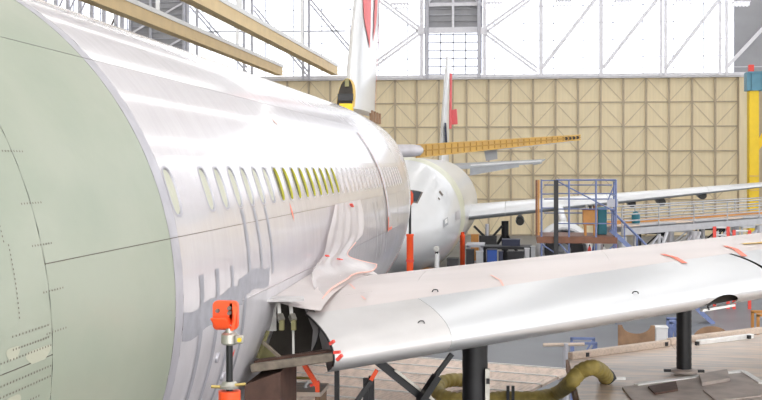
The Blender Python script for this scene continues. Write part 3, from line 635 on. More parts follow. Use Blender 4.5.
MB().bar(pix(470, 165.2, 86.4), pix(541, 160.8, 89.9), .12, .12).build('tailplane_edge', 'white_paint', far)
MB().prism([pix(470, 168, 86.6), pix(519, 163, 89.2), pix(519, 167, 89.2), pix(470, 175.5, 86.6)], (0, .15, 0)).build('elevator', 'grey_paint', far); MB().prism([pix(533, 162.5, 90.2), pix(542, 161.3, 90.5), pix(542, 163.5, 90.5), pix(533, 165.3, 90.2)], (0, .15, 0)).build('elevator', 'grey_paint', far)

# ================================================================== STANDS AND JACKS
def stand(c, ztop, rod, tube_top, rr, tr_, name, label, head, base_z=0.0, scale=1.0):
    t = thing(name, label, 'jack', (c.x, c.y, base_z), 'orange support jacks')
    MB().lathe((c.x, c.y, base_z + .1), (c.x, c.y, tube_top), [(0, tr_), (.97, tr_), (.98, tr_ * 1.12), (1, tr_ * 1.12)], 20).build('outer_tube', 'orange', t, True)
    MB().lathe((c.x, c.y, base_z), (c.x, c.y, base_z + .1), [(0, tr_ * 2.4), (.6, tr_ * 2.4), (1, tr_ * 1.4)], 20).build('base_plate', 'black_metal', t, True)
    for k in range(3):
        a = 2 * math.pi * k / 3 + .5; MB().bar((c.x + math.cos(a) * tr_ * 7, c.y + math.sin(a) * tr_ * 7, base_z + .05), (c.x, c.y, base_z + tr_ * 11), tr_ * .5).build('foot_leg', 'orange', t)
    MB().tube((c.x, c.y, tube_top), (c.x, c.y, ztop), rr, 14).build('ram', 'black_metal', t, True)
    return t
c = pix(229.5, 360, 8.5); zt = pix(229.5, 331, 8.5).z; zc = pix(229.5, 388, 8.5).z
t = stand(c, zt, None, zc - .02, .025, .073, 'support_jack', 'tall orange jack with an orange cup head against the green and white fuselage', None)
k_ = MB().lathe((c.x, c.y, zc), (c.x, c.y, zc + .05), [(0, .07), (.4, .075), (.6, .06), (1, .05)], 18).build('lock_collar', 'steel', t, True)
for s in (-1, 1): MB().tube((c.x + s * .05, c.y - .03, zc + .02 + .008 * s), (c.x + s * .13, c.y - .03, zc + .025 + .012 * s), .012, 8).build('collar_handle', 'brass', k_, True)
k_ = MB().lathe((c.x, c.y, zt - .1), (c.x, c.y, zt - .01), [(0, .05), (.15, .062), (.85, .062), (1, .045)], 18).build('clamp_ring', 'steel', t, True)
MB().lathe((c.x, c.y, zt - .012), (c.x, c.y, zt + .05), [(0, .03), (1, .025)], 12).build('ram_neck', 'steel', t, True)
MB().box((c.x + .085, c.y - .03, zt - .055), (.06, .05, .06)).build('clamp_bolt', 'steel', k_, bevel=.008); MB().lathe((c.x + .09, c.y - .075, zt - .055), (c.x + .09, c.y - .05, zt - .055), [(0, .016), (1, .016)], 10).build('clamp_bolt', 'yellow', k_)
hz = pix(224, 316, 8.5).z; hx = pix(224, 316, 8.5).x
def rbox(cx, cz, w, h, r, y, n=5):
    out = []
    for sx, sz, a0 in ((1, 1, 0), (-1, 1, 90), (-1, -1, 180), (1, -1, 270)):
        for i in range(n + 1):
            a = R_(a0 + 90 * i / n); out.append(V(cx + sx * (w / 2 - r) + r * math.cos(a), y, cz + sz * (h / 2 - r) + r * math.sin(a)))
    return out
hd = MB().prism(rbox(hx, hz, .19, .215, .035, c.y + .03), (0, .05, 0)).build('jack_head', 'orange', t, bevel=.004)
MB().prism([V(hx - .09, c.y - .07, hz - .01), V(hx + .035, c.y - .07, hz - .01), V(hx + .06, c.y - .03, hz - .09), V(hx - .06, c.y - .03, hz - .09)], (0, .1, 0)).build('head_shelf', 'orange', hd, bevel=.006)
MB().prism([V(hx + .055, c.y + .03, hz + .09), V(hx + .095, c.y + .03, hz + .06), V(hx + .095, c.y - .06, hz - .07), V(hx + .085, c.y - .06, hz - .1), V(hx + .05, c.y + .03, hz - .1)], (-.02, 0, 0)).build('head_cheek', 'orange', hd)
for dx, dz in ((.035, .055), (.035, .02), (-.055, .035)): MB().lathe((hx + dx, c.y + .005, hz + dz), (hx + dx, c.y + .03, hz + dz), [(0, .014), (1, .017)], 10).build('head_bolt', 'seam', hd)
c = pix(410, 240, 45.8); t = stand(c, pix(410, 202, 45.8).z, None, pix(410, 234, 45.8).z, .05, .135, 'support_jack', 'orange jack with thin black ram standing by the far nose', None)
MB().lathe((c.x, c.y, pix(410, 205, 45.8).z), (c.x, c.y, pix(410, 191, 45.8).z), [(0, .06), (.2, .13), (.8, .13), (1, .07)], 12).build('jack_head', 'orange', t, True)
MB().lathe((c.x, c.y, pix(410, 262, 45.8).z), (c.x, c.y, pix(410, 259.5, 45.8).z), [(0, .155), (1, .155)], 16).build('tube_band', 'red', t)
c = pix(462.5, 240, 56.5); t = stand(c, pix(461, 233, 56.5).z, None, pix(461, 235, 56.5).z, .06, .12, 'support_jack', 'small orange jack under the wing root of the far airliner', None)
MB().lathe((c.x, c.y, pix(461, 235, 56.5).z), (c.x, c.y, pix(461, 232, 56.5).z), [(0, .08), (1, .1)], 12).build('jack_head', 'orange', t)

# ================================================================== DOCK DECKS UNDER THE NEAR WING
DZ = 2.65
def on_z(px, py, z): 
    Y = 15.0
    for _ in range(30): p = pix(px, py, Y); Y *= (CAM_Z - z) / max(CAM_Z - p.z, .01)
    return pix(px, py, Y)
A0, A1 = on_z(568, 357, DZ), on_z(762, 334, DZ); ed = (A1 - A0).normalized(); A2 = A0 + ed * 7
dk = thing('wing_dock', 'plywood dock deck under the wing where the tall black jack stands', 'platform', (3, 16, 0))
xs = [A0.x, A0.x + 2.0, A0.x + 4.0, A2.x]
for a, b in zip(xs[:-1], xs[1:]):
    ya, yb = [A0.y + (x - A0.x) * ed.y / ed.x for x in (a, b)]
    MB().prism([V(a + .005, 11, DZ - .05), V(b - .005, 11, DZ - .05), V(b - .005, yb, DZ - .05), V(a + .005, ya, DZ - .05)], (0, 0, .05)).build('deck_sheet', 'ply', dk)
MB().bar(A0 + V(0, 0, -.14), A2 + V(0, 0, -.14), .08, .18).build('edge_joist', 'ply_end', dk); MB().bar(V(A0.x, 11, DZ - .14), A0 + V(0, 0, -.14), .08, .18).build('edge_joist', 'ply_end', dk)
for x, y in ((1.0, 11.4), (1.1, 20), (3.2, 11.4), (3.2, 21), (5.4, 11.4), (5.4, 22.5)): MB().tube((x, y, 0), (x, y, DZ - .05), .05, 8).build('dock_leg', 'steel_grey', dk)
def tim(a, b, m='timber', w=.13, h=.12, name='edge_timber', dz=0): MB().bar(on_z(*a, DZ + .06 + dz), on_z(*b, DZ + .06 + dz), w, h).build(name, m, dk, bevel=.012)
tim((570, 356), (668, 343)); tim((669, 341.5), (762, 330), w=.13); tim((586, 354), (665, 343.6), 'white_trim', .07, .07, dz=-.02); tim((698, 342.5), (752, 336), 'white_trim', .12, .09, dz=-.02)
for a in ((587, 354.5), (666, 344), (697, 343.5), (749, 337)): p = on_z(*a, DZ + .06); MB().box(p, (.06, .06, .07), .6).build('timber_clamp', 'dark_stuff', dk)
# plates around the jack foot
jp = on_z(684, 372, DZ + .04)
def plate(pts, label, m='plate_grey', h=.035, z=DZ): 
    o = MB().prism([on_z(*p, z) for p in pts], (0, 0, h)).build('base_plate', m); tag(o, label, 'plate', 'plates on the dock'); return o
plate([(622, 389), (741, 375), (790, 402), (640, 412)], 'wide brown load plate under the tall black jack')
plate([(703, 391), (744, 383), (766, 396), (716, 402)], 'thin brown plate lying right of the tall black jack, lowest', z=DZ + .036, h=.02)
plate([(699, 377), (727, 372), (730, 381), (702, 386)], 'small brown plate with raised edge right of the tall black jack', z=DZ + .036, h=.05)
plate([(648, 388), (676, 383), (678, 391), (655, 395)], 'small dark plate left of the tall black jack', 'rust_brown', z=DZ + .036, h=.03)
for a, b, l in (((636, 385.5), (743, 371.5), 'white batten along the back edge of the brown load plate'), ((744, 372.5), (762, 384), 'short white batten at the right corner of the brown load plate')):
    o = MB().bar(on_z(*a, DZ + .03), on_z(*b, DZ + .03), .1, .05).build('batten', 'white_trim'); tag(o, l, 'batten')
def jack(c, zb, ztop, r, label, ribs=0):
    t = thing('wing_jack', label, 'jack', (c.x, c.y, zb), 'black wing jacks')
    MB().lathe((c.x, c.y, zb), (c.x, c.y, ztop), [(0, r)] + [(i / 40, r * (1 + .03 * (i % 2))) for i in range(1, 40)] + [(1, r)], 24).build('column', 'black_metal', t, True)
    MB().lathe((c.x, c.y, zb), (c.x, c.y, zb + .06), [(0, r * 1.8), (.7, r * 1.8), (1, r * 1.3)], 24).build('foot_ring', 'plate_grey', t, True); return t
ZP = DZ + .037
t = jack(jp, ZP, wg.pt(jp.x, (jp.y - wg.le(jp.x)[0]) / wg.c(jp.x), -1).z, .12, 'tall black jack column between the deck plates and the wing, nearer the pylon notch')
for s in (-1, 1): MB().box(jp + V(s * .24, 0, .02), (.16, .07, .04)).build('foot_lug', 'dark_stuff', t)
# ribbed lower deck
LZ = 2.1
B0, B1 = on_z(488, 363.5, LZ), on_z(572, 370, LZ); bd_ = (B1 - B0).normalized(); bn = V(bd_.y, -bd_.x, 0)
if bn.y > 0: bn = -bn
ld = thing('stepped_dock', 'ribbed pale wooden dock deck with white strips, behind the thick black jack', 'platform', (-2, 15, 0))
for k in range(6):
    p = B1 + bn * .87 * k; a, b = p - bd_ * 6.5, p + bd_ * (0 if k == 0 else -.03 * k); o = bn * .85
    MB().prism([a, b, b + o, a + o], (0, 0, -.05)).build('deck_board', 'ply_light', ld)
    MB().bar(a + V(0, 0, .01), b + V(0, 0, .01), .045, .03).build('deck_strip', 'white_trim', ld)
    L = (b - a).length; mb = MB(); n = int(L / .09)
    for i in range(n): q0 = a + bd_ * (.09 * i + .03); mb.bar(q0 + bn * .04 + V(0, 0, .004), q0 + bn * .81 + V(0, 0, .002), .05, .008)
    o_ = mb.build('deck_ribs', 'ply_light', ld); o_['kind'] = 'stuff'
for p in (B1 - bd_ * .2, B1 - bd_ * 5.8, B1 + bn * 5.0 - bd_ * .5, B1 + bn * 5.0 - bd_ * 5.8): MB().tube((p.x, p.y, 0), (p.x, p.y, LZ - .05), .05, 8).build('dock_leg', 'steel_grey', ld)
c = pix(475, 380, 14.0)
t = jack(V(c.x, c.y, 0), 0, wg.pt(c.x, (c.y - wg.le(c.x)[0]) / wg.c(c.x), -1).z + .02, .148, 'thick black jack column under the middle of the near wing')
MB().bar(pix(377, 360.5, 13.7), pix(440, 411, 13.9), .15, .1).build('brace_leg', 'black_metal', t); MB().bar(pix(395, 370, 13.6), pix(436, 402, 13.8), .03, .03).build('brace_pipe', 'steel', t)
MB().bar(pix(452, 354, 13.8), pix(428, 386, 13.7), .05).build('brace_leg', 'black_metal', t); MB().bar(pix(437, 376, 13.7), pix(420, 402, 13.6), .12, .08).build('brace_leg', 'black_metal', t)
MB().box(pix(487.5, 390, 13.9), (.05, .06, .5)).build('valve_block', 'steel', t); MB().box(pix(488, 381, 13.85), (.04, .06, .06)).build('valve_block', 'black_metal', t)
# posts under the wing root
t = thing('prop_stand', 'black pronged prop under the root end of the leading edge', 'stand', pix(367, 390, 13.2))
for px, y0 in ((366, 378), (371.5, 376)): MB().bar(pix(px, y0, 13.2), pix(px, y0, 13.2) * 1 + V(0, 0, -pix(px, y0, 13.2).z), .06).build('prop_post', 'black_metal', t)
MB().bar(pix(371, 381, 13.15), pix(352, 408, 13.1), .05).build('prop_brace', 'black_metal', t); MB().bar(pix(371, 380, 13.1), pix(377, 370, 13.1), .045).build('prop_flag', 'orange', t)
p = pix(337, 370, 12.6); o = MB().bar(p, V(p.x, p.y, 0), .05, .05).build('black_post', 'black_metal'); tag(o, 'slim black post below the corner of the root bay', 'post')
p0, p1, p2 = pix(303, 366, 12.9), pix(317.5, 386, 12.9), pix(317.5, 392, 12.9)
t = thing('orange_prop', 'orange hooked bar hanging below the open root bay', 'bar', p2); MB().bar(p0 + V(0, 0, .04), p1, .05).build('prop_bar', 'orange', t); MB().bar(p1 + V(0, 0, .04), p2, .045).build('prop_hook', 'orange', t); MB().bar(p1 + V(-.08, 0, 0), p1 + V(.02, 0, .05), .03).build('prop_pin', 'red', t)
xb0, xb1 = -2.83, -2.45; zb = pix(270, 372, 12).z
o = MB().prism([V(xb0, 12, 0), V(xb1, 12, 0), V(xb1, 12, zb), V(xb0, 12, zb - .14)], (0, .9, 0)).build('dark_screen', 'rust_brown'); tag(o, 'dark brown upright board beside the belly, below the root bay', 'board')
a = thing('low_bench', 'low brown wooden bench standing under the root bay', 'bench', pix(305, 392, 14)); zz = pix(305, 387, 14).z
x0, x1 = pix(284, 390, 14).x, pix(325, 390, 14).x
MB().box(((x0 + x1) / 2, 14, zz - .03), (x1 - x0, .6, .05)).build('bench_top', 'ply', a)
for x in (x0 + .05, x1 - .05): MB().box((x, 14, (zz - .05) / 2), (.06, .5, zz - .05)).build('bench_leg', 'ply_end', a)
p, r = pix(288, 377.5, 14.2), pix(314, 378.5, 14.2); o = MB().tube(p, r, .018, 8).build('loose_pipe', 'brass'); 
tag(o, 'thin ochre pipe under the open root bay', 'pipe')
o = MB().path([pix(308, 382, 14.1), pix(305, 386, 14.0), pix(308, 389, 14.0), pix(311, 386, 14.1)], .02, 8).build('white_hook', 'white_paint'); tag(o, 'small white hook beside the orange bar', 'hook')
for px in (327, 330.5): pass
# hose
hs = thing('air_hose', 'thick yellow-green hose lying over the dock edge', 'hose', on_z(560, 395, LZ))
P = [on_z(606, 377, DZ + .12), on_z(601, 371, DZ + .30), on_z(592, 367.5, DZ + .42), on_z(580, 372, DZ + .34), on_z(570, 383, DZ + .16), on_z(557, 393, LZ + .14), on_z(535, 398, LZ + .12), on_z(505, 398, LZ + .12), on_z(489, 399.5, LZ + .12), on_z(470, 399, LZ + .12), on_z(452, 399, LZ + .12), on_z(438, 393, LZ + .14), on_z(440, 384, LZ + .2), on_z(452, 380, LZ + .22), on_z(468, 381, LZ + .15), on_z(480, 384, LZ + .13)]
MB().path(P, lambda t: .115 + .006 * math.sin(t * 260), 14, 12).build('hose_body', 'hose', hs, True)
e = on_z(607, 377, DZ + .1); MB().lathe(e + V(-.05, 0, .06), e + V(.05, 0, -.08), [(0, .12), (.4, .135), (1, .12)], 16).build('hose_coupling', 'dark_stuff', hs, True); MB().bar(e + V(.08, 0, -.02), e + V(.28, .04, -.02), .06, .04).build('coupling_lever', 'white_trim', hs)
for px in (508, 513): p = on_z(px, 395, LZ + .2); MB().box(p, (.05, .05, .3)).build('hose_clip', 'black_metal', hs)

# ================================================================== THINGS ON THE FLOOR BEYOND THE WING
def template_board(px0, px1, py, Y, rad, label, full=True):
    a, b = pix(px0, py, Y), pix(px1, py, Y); w = b.x - a.x; n = 14
    if full: top = [V(a.x, Y, a.z)] + [V(a.x + w * .5 - rad * math.cos(math.pi * i / n), Y, a.z - rad * .62 * math.sin(math.pi * i / n)) for i in range(n + 1)] + [V(b.x, Y, a.z)]
    else: top = [V(a.x + w * .5 - w * .5 * math.cos(math.pi * i / n), Y, a.z - .35 + .35 * math.sin(math.pi * i / n)) for i in range(n + 1)]
    o = MB().prism([V(a.x, Y, 0)] + top + [V(b.x, Y, 0)], (0, .05, 0)).build('template_board', 'ply_end'); tag(o, label, 'board', 'shaped plywood boards'); return o
template_board(618, 655, 325, 31, .36, 'brown plywood board with a scooped top edge standing behind the dock'); template_board(693, 731, 326, 31, .5, 'brown plywood board with an arched top right of the tall jack', False)
def crate(px0, px1, py0, py1, Y, d, m, name, label, cat, stand_floor=True, group=None, lid=None):
    a, b = pix(px0, py0, Y), pix(px1, py1, Y); z0 = 0 if stand_floor else b.z
    t = thing(name, label, cat, ((a.x + b.x) / 2, Y + d / 2, z0), group)
    MB().box(((a.x + b.x) / 2, Y + d / 2, (a.z + z0) / 2), (b.x - a.x, d, a.z - z0)).build('body', m, t, bevel=.015)
    MB().box(((a.x + b.x) / 2, Y + d / 2, a.z + .01), (b.x - a.x + .03, d + .03, .04)).build('lid', lid or m, t, bevel=.008); return t
crate(656, 668, 328, 345, 32, .4, 'white_paint', 'white_cabinet', 'white cabinet standing between the scooped board and the tall jack', 'cabinet')
def trestle(px0, px1, py, Y, d, m, name, label, cat, shelf=None, nb=2, w=.06, top=None):
    a, b = pix(px0, py, Y), pix(px1, py, Y); t = thing(name, label, cat, ((a.x + b.x) / 2, Y + d / 2, 0))
    for x in (a.x, b.x):
        for y in (Y, Y + d): MB().box((x, y, a.z / 2), (w, w, a.z)).build('leg', m, t)
    for y in (Y, Y + d):
        MB().box(((a.x + b.x) / 2, y, a.z), (b.x - a.x + w, w, w)).build('rail', m, t)
        for k in range(nb): MB().bar((a.x, y, a.z * (k / nb)), (b.x, y, a.z * ((k + 1) / nb)), w * .7).build('cross_brace', m, t)
        MB().box(((a.x + b.x) / 2, y, a.z * .62), (b.x - a.x, w * .8, w * .8)).build('rail', m, t)
    if top: MB().box(((a.x + b.x) / 2, Y + d / 2, a.z + .05), (b.x - a.x + .2, d + .2, .06)).build('table_top', top, t)
    return t
trestle(573, 596, 343, 29, .8, 'blue_steel', 'blue_trestle', 'blue steel trestle on the floor beyond the dock, left of the scooped board', 'trestle')
trestle(671, 679, 322, 33, .7, 'blue_steel', 'blue_trestle', 'narrow blue steel trestle hidden behind the tall black jack', 'trestle', w=.08)
trestle(758, 775, 315, 26, .6, 'wood_orange', 'wood_trestle', 'orange wooden trestle at the right edge below the wing', 'trestle')
t = thing('pipe_stand', 'low grey pipe stand on the grey floor before the ribbed deck', 'stand', pix(566, 360, 26)); p = pix(566, 343, 26); MB().tube((p.x, 26, 0), (p.x, 26, p.z), .06, 10).build('stand_post', 'steel_grey', t); MB().tube((p.x - .5, 26, p.z - .05), (p.x + .4, 26, p.z - .02), .04, 8).build('stand_arm', 'timber', t)

# around the far airliner
trestle(468, 482, 246, 56, 1.6, 'steel_grey', 'steel_trestle', 'grey steel trestle under the nose of the far airliner', 'trestle', nb=1, w=.12, top='steel_grey')
t = trestle(484, 530, 248, 57.5, 1.4, 'dark_stuff', 'work_bench', 'long dark work bench under the far wing root', 'bench', nb=1, w=.12, top='dark_stuff')
crate(487, 497, 250, 264, 55.4, .5, 'blue', 'blue_cabinet', 'bright blue cabinet in front of the dark work bench', 'cabinet', lid='dark_blue')
crate(507, 524, 252, 264, 56.2, .5, 'dark_stuff', 'black_crate', 'black crate right of the bright blue cabinet', 'crate')
crate(524.5, 529.5, 249, 262, 56.4, .5, 'alu', 'grey_locker', 'narrow pale grey locker beside the black crate', 'cabinet')
crate(502, 520, 240, 246.5, 58, .7, 'dark_blue', 'tool_case', 'dark blue tool case lying on the long work bench', 'case', False)
crate(471, 478.5, 235, 240.5, 60.2, .5, 'wood_orange', 'wooden_box', 'small wooden box on a post beside the small orange jack', 'box', True)
c = pix(505, 240, 66.2); t = thing('wing_jack', 'black tripod jack carrying the far wing', 'jack', (c.x, 66.2, 0), 'black wing jacks')
MB().tube((c.x, 66.2, 0), (c.x, 66.2, pix(505, 221, 66.2).z), .2, 14).build('column', 'black_metal', t, True)
for dx, dy in ((-1.5, -1), (1.5, -1), (0, 1.6)): MB().bar((c.x + dx, 66.2 + dy, .05), (c.x, 66.2, 2.4), .12).build('tripod_leg', 'black_metal', t)
c = pix(487, 236, 62); t = thing('tripod_stand', 'grey spread-leg stand under the root of the far wing', 'stand', (c.x, 62, 0))
MB().tube((c.x, 62, 0), (c.x, 62, pix(487, 224, 62).z), .09, 10).build('column', 'steel_grey', t)
for a, b in (((474, 226), (488, 240)), ((502, 226), (489, 241))): MB().bar(pix(*a, 61.8), pix(*b, 61.8), .12).build('spread_arm', 'black_metal', t)
MB().box(pix(488, 240.5, 61.8), (.9, .4, .5)).build('stand_block', 'dark_stuff', t)
# clutter silhouettes low under the nose
crate(447, 458, 259, 270, 50.6, .7, 'dark_stuff', 'dark_cart', 'dark cart behind the nose gear of the far airliner', 'cart')

# ================================================================== BLUE WORK PLATFORM
PY0, PY1 = 46.0, 49.0
pz = pix(560, 238, PY0).z; pt = thing('work_platform', 'blue railed work platform with brown deck in front of the far engine', 'platform', pix(575, 240, 47.5) * 1)
xa, xb = pix(538, 238, PY0).x, pix(616, 238, PY0).x; xm = pix(553, 238, PY0).x
for k in range(6): MB().box(((xa + xb) / 2, PY0 + .25 + .5 * k, pz + .03), (xb - xa, .47, .06)).build('deck_plank', 'wood_brown', pt)
MB().box(((xa + xb) / 2, PY0 - .03, pz - .08), (xb - xa + .1, .08, .24)).build('deck_edge', 'wood_brown', pt); MB().box((xa, (PY0 + PY1) / 2, pz - .08), (.08, PY1 - PY0, .22)).build('deck_edge', 'wood_brown', pt)
zt = pix(560, 180, PY0).z
MB().box((pix(556, 200, PY0).x, PY0 - .1, (zt + pz - .9) / 2), (.17, .17, zt - pz + .9)).build('fender_post', 'dark_stuff', pt)
MB().box((pix(536.5, 200, PY0).x, PY0, (zt + pz + .1) / 2), (.08, .12, zt - pz - .1)).build('fender_post', 'wood_brown', pt); MB().box((pix(538.6, 200, PY0).x, PY0, (zt + pz + .1) / 2), (.07, .12, zt - pz - .1)).build('fender_post', 'wood_orange', pt)
rl = lambda a, b, Y=PY0, r=.026: MB().tube(pix(*a, Y), pix(*b, Y), r, 8).build('rail', 'blue_steel', pt)
for px in (541.5, 569, 596, 616): MB().tube((pix(px, 200, PY0).x, PY0, 0), (pix(px, 200, PY0).x, PY0, zt + .02), .034, 8).build('rail_post', 'blue_steel', pt)
for px in (541.5, 569, 596, 614): x = pix(px, 200, PY1).x; MB().tube((x, PY1, 0), (x, PY1, zt - .1), .04, 8).build('rail_post', 'blue_steel', pt)
for y in (180, 193.5, 209, 223.5): rl((556, y), (616, y), r=.034 if y == 180 else .022)
for y in (180.5, 194, 208): rl((541, y), (556, y), r=.025)
for y in (185, 199, 213): rl((544, y), (612, y), PY1, .025)
rl((557, 181), (612, 210)); rl((616, 181), (608, 200)); rl((556, 240), (580, 266)); rl((540, 243), (572, 264)); rl((616, 243), (590, 268))
for y in (181, 196, 211): x = pix(616, y, PY0); MB().tube(x, V(x.x, PY1, x.z), .03, 8).build('rail', 'blue_steel', pt)
MB().box(pix(612.5, 203, PY0 + .3), (.42, .04, .3)).build('sign_plate', 'steel_grey', pt)
# stairs
s0, s1 = pix(612, 222, PY0 + .4), pix(652, 262, PY0 + .4)
stx = thing('access_stair', 'blue steel stair leading down from the work platform', 'stair', V(s1.x, s1.y, 0))
ext = s0 + (s1 - s0) * (s0.z / (s0.z - s1.z))
for dy in (0, .8): MB().bar(s0 + V(0, dy, -.35), ext + V(0, dy, 0), .06, .16).build('stringer', 'blue_steel', stx); MB().tube(s0 + V(0, dy, .45), s1 + V(0, dy, .45), .035, 8).build('hand_rail', 'blue_steel', stx)
for k in range(11): p = (s0 + V(0, .4, -.35)).lerp(ext + V(0, .4, 0), (k + .5) / 11); MB().box(p, (.22, .8, .03)).build('tread', 'alu', stx)
for k in range(4): p = s0.lerp(s1, k / 3.2); MB().tube(p + V(0, 0, -.35), p + V(0, 0, .45), .03, 8).build('baluster', 'blue_steel', stx)
# things on the platform
a, b = pix(583, 210, 46.7), pix(597.5, 225.5, 46.7); t = thing('wooden_cabinet', 'orange wooden cabinet on legs standing on the blue work platform', 'cabinet', ((a.x + b.x) / 2, 46.9, pz + .06))
MB().box(((a.x + b.x) / 2, 46.95, (a.z + b.z) / 2), (b.x - a.x, .5, a.z - b.z)).build('body', 'wood_orange', t, bevel=.015); MB().box(((a.x + b.x) / 2, 46.68, (a.z + b.z) / 2), (b.x - a.x - .1, .03, a.z - b.z - .1)).build('door', 'wood_orange', t); MB().box(((a.x + b.x) / 2, 46.95, a.z + .02), (b.x - a.x + .06, .56, .05)).build('top_board', 'wood_brown', t)
for x in (a.x + .1, b.x - .1):
    for y in (46.75, 47.15): MB().box((x, y, (b.z + pz + .06) / 2), (.08, .08, b.z - pz - .06)).build('leg', 'wood_orange', t)
a, b = pix(598, 207.5, 47.3), pix(607, 238, 47.3); o = MB().box(((a.x + b.x) / 2, 47.6, (a.z + pz + .06) / 2), (b.x - a.x, .5, a.z - pz - .06)).build('teal_bin', 'teal', bevel=.03); tag(o, 'tall teal bin right of the orange wooden cabinet', 'bin')
for i, (px, m, l) in enumerate(((586.5, 'steel', 'small steel can on the left of the orange wooden cabinet'), (590.5, 'dark_stuff', 'small dark can in the middle of the orange wooden cabinet'), (594.5, 'wood_brown', 'small brown pot on the right of the orange wooden cabinet'))):
    c = pix(px, 209.2, 46.9); zc_ = pix(583, 210, 46.7).z + .045; t = thing('can', l, 'can', (c.x, 46.95, zc_), 'cans on the wooden cabinet'); MB().lathe((c.x, 46.95, zc_), (c.x, 46.95, zc_ + .13), [(0, .06), (.9, .06), (1, .05)], 12).build('can_body', m, t, True); MB().lathe((c.x, 46.95, zc_ + .13), (c.x, 46.95, zc_ + .145), [(0, .045), (1, .04)], 12).build('can_lid', 'steel', t)
# lower items right of the engine
for px0, px1, y0, y1, m, n, l in ((588, 592, 247, 262, 'red', 'red_canister', 'small red canister under the work platform'), (592.5, 596, 246, 262, 'blue', 'blue_canister', 'small blue canister under the work platform'), (597, 608, 247, 262, 'white_paint', 'white_canister', 'white canister under the right end of the work platform')):
    a, b = pix(px0, y0, 52), pix(px1, y1, 52); w = b.x - a.x; t = thing(n, l, 'canister', ((a.x + b.x) / 2, 52.3, 0)); MB().lathe(((a.x + b.x) / 2, 52.3, 0), ((a.x + b.x) / 2, 52.3, a.z), [(0, w / 2), (.92, w / 2), (.96, w * .4), (1, w * .2)], 16).build('canister_body', m, t, True); MB().lathe(((a.x + b.x) / 2, 52.3, a.z), ((a.x + b.x) / 2, 52.3, a.z + .1), [(0, w * .18), (1, w * .18)], 10).build('cap', 'dark_stuff', t)
o = MB().path([pix(617, 252, 51), pix(620, 248.5, 51), pix(624, 248, 51), pix(629, 251, 51), pix(632, 254, 51)], lambda t: .22 + .05 * math.sin(t * 9), 10, 5).build('orange_tarp', 'orange', None, True); tag(o, 'crumpled orange tarp bundle below the blue stair', 'tarp')

# ================================================================== GREY WALKWAY DOCK
W0, W1 = pix(622, 232, 50.0), pix(790, 219, 57.0); wd = (W1 - W0).normalized(); wnn = V(-wd.y, wd.x, 0).normalized()
wk = thing('walkway_dock', 'long grey railed walkway dock below the far wing', 'walkway', V(8, 56, 0)); L = (W1 - W0).length
MB().bar(W0, W1, .12, .28).build('side_beam', 'alu', wk); MB().bar(W0 + wnn * 1.4, W1 + wnn * 1.4, .12, .28).build('side_beam', 'alu', wk)
n = int(L / 1.0)
for k in range(n):
    a = W0 + wd * (L * k / n + .01) + V(0, 0, .22); b = W0 + wd * (L * (k + 1) / n - .01) + V(0, 0, .22); MB().bar(a + wnn * .7, b + wnn * .7, 1.35, .05).build('deck_plank', 'alu' if k % 3 else 'timber', wk)
MB().bar(W0 + wnn * 1.1 + V(0, 0, .3), W1 + wnn * 1.1 + V(0, 0, .3), .06, .2).build('toe_board', 'wood_orange', wk)
for s, q in ((0, wnn * 0), (1, wnn * 1.4)):
    for k in range(0, n + 1, 2): p = W0 + wd * L * k / n + q; MB().tube(p, p + V(0, 0, .98), .03, 8).build('rail_post', 'alu', wk)
    for h in (.45, .72, .98): MB().tube(W0 + q + V(0, 0, h), W1 + q + V(0, 0, h), .03, 8).build('rail', 'alu', wk)
for k in range(0, n + 1, 2):
    p = W0 + wd * L * k / n
    for q in (wnn * 0, wnn * 1.4): r = p + q; MB().tube((r.x, r.y, 0), (r.x, r.y, r.z - .2), .09 if k % 4 else .2, 10).build('dock_leg', 'alu', wk)
    if k + 2 <= n:
        p2 = W0 + wd * L * (k + 2) / n
        MB().tube(p + V(0, 0, -.25), V(p2.x, p2.y, p2.z - 2.2), .06, 8).build('cross_brace', 'alu', wk); MB().tube(V(p.x, p.y, p.z - 2.2), p2 + V(0, 0, -.25), .05, 8).build('cross_brace', 'steel_grey', wk)
        MB().tube(p + wnn * 1.4 + V(0, 0, -1.2), p2 + wnn * 1.4 + V(0, 0, -1.2), .05, 8).build('cross_brace', 'black_metal', wk)
c = pix(636.5, 218, 51.6); o = MB().lathe((c.x, 51.9, pix(636, 226, 51.6).z), (c.x, 51.9, pix(636, 211.5, 51.6).z), [(0, .15), (.3, .19), (.75, .18), (.93, .12), (1, .03)], 16).build('teal_sack', 'teal', None, True); tag(o, 'teal covered sack hanging on the walkway rail', 'sack')
# trestles and racks under and behind the walkway
for i, (px, Y, m, l) in enumerate(((640, 55, 'black_metal', 'dark rack under the left end of the walkway'), (668, 57, 'alu', 'grey rack under the middle of the walkway, left of the red and white gates'), (700, 60, 'black_metal', 'dark rack just left of the red and white gates'), (742, 63, 'alu', 'grey rack behind the red and white gates'))):
    trestle(px, px + 24, 233 - i * 2, Y, 1.2, m, 'pipe_rack', l, 'rack', nb=3, w=.1)
for (px0, px1, y0, l) in ((714.5, 728, 226.5, 'left one of the two red and white steel gates'), (734, 749.5, 230, 'right one of the two red and white steel gates')):
    Y = 51.5; a, b = pix(px0, y0, Y), pix(px1, y0, Y); t = thing('barrier_gate', l + ' below the walkway', 'gate', ((a.x + b.x) / 2, Y, 0), 'red and white gates')
    for x, m in ((a.x, 'red'), (b.x, 'red')): MB().box((x, Y, a.z / 2), (.13, .1, a.z)).build('gate_post', m, t)
    for d in (0, .33, .66): MB().tube((a.x, Y, a.z - d - .04), (b.x, Y, a.z - d - .04), .04, 8).build('gate_rail', 'white_paint', t)
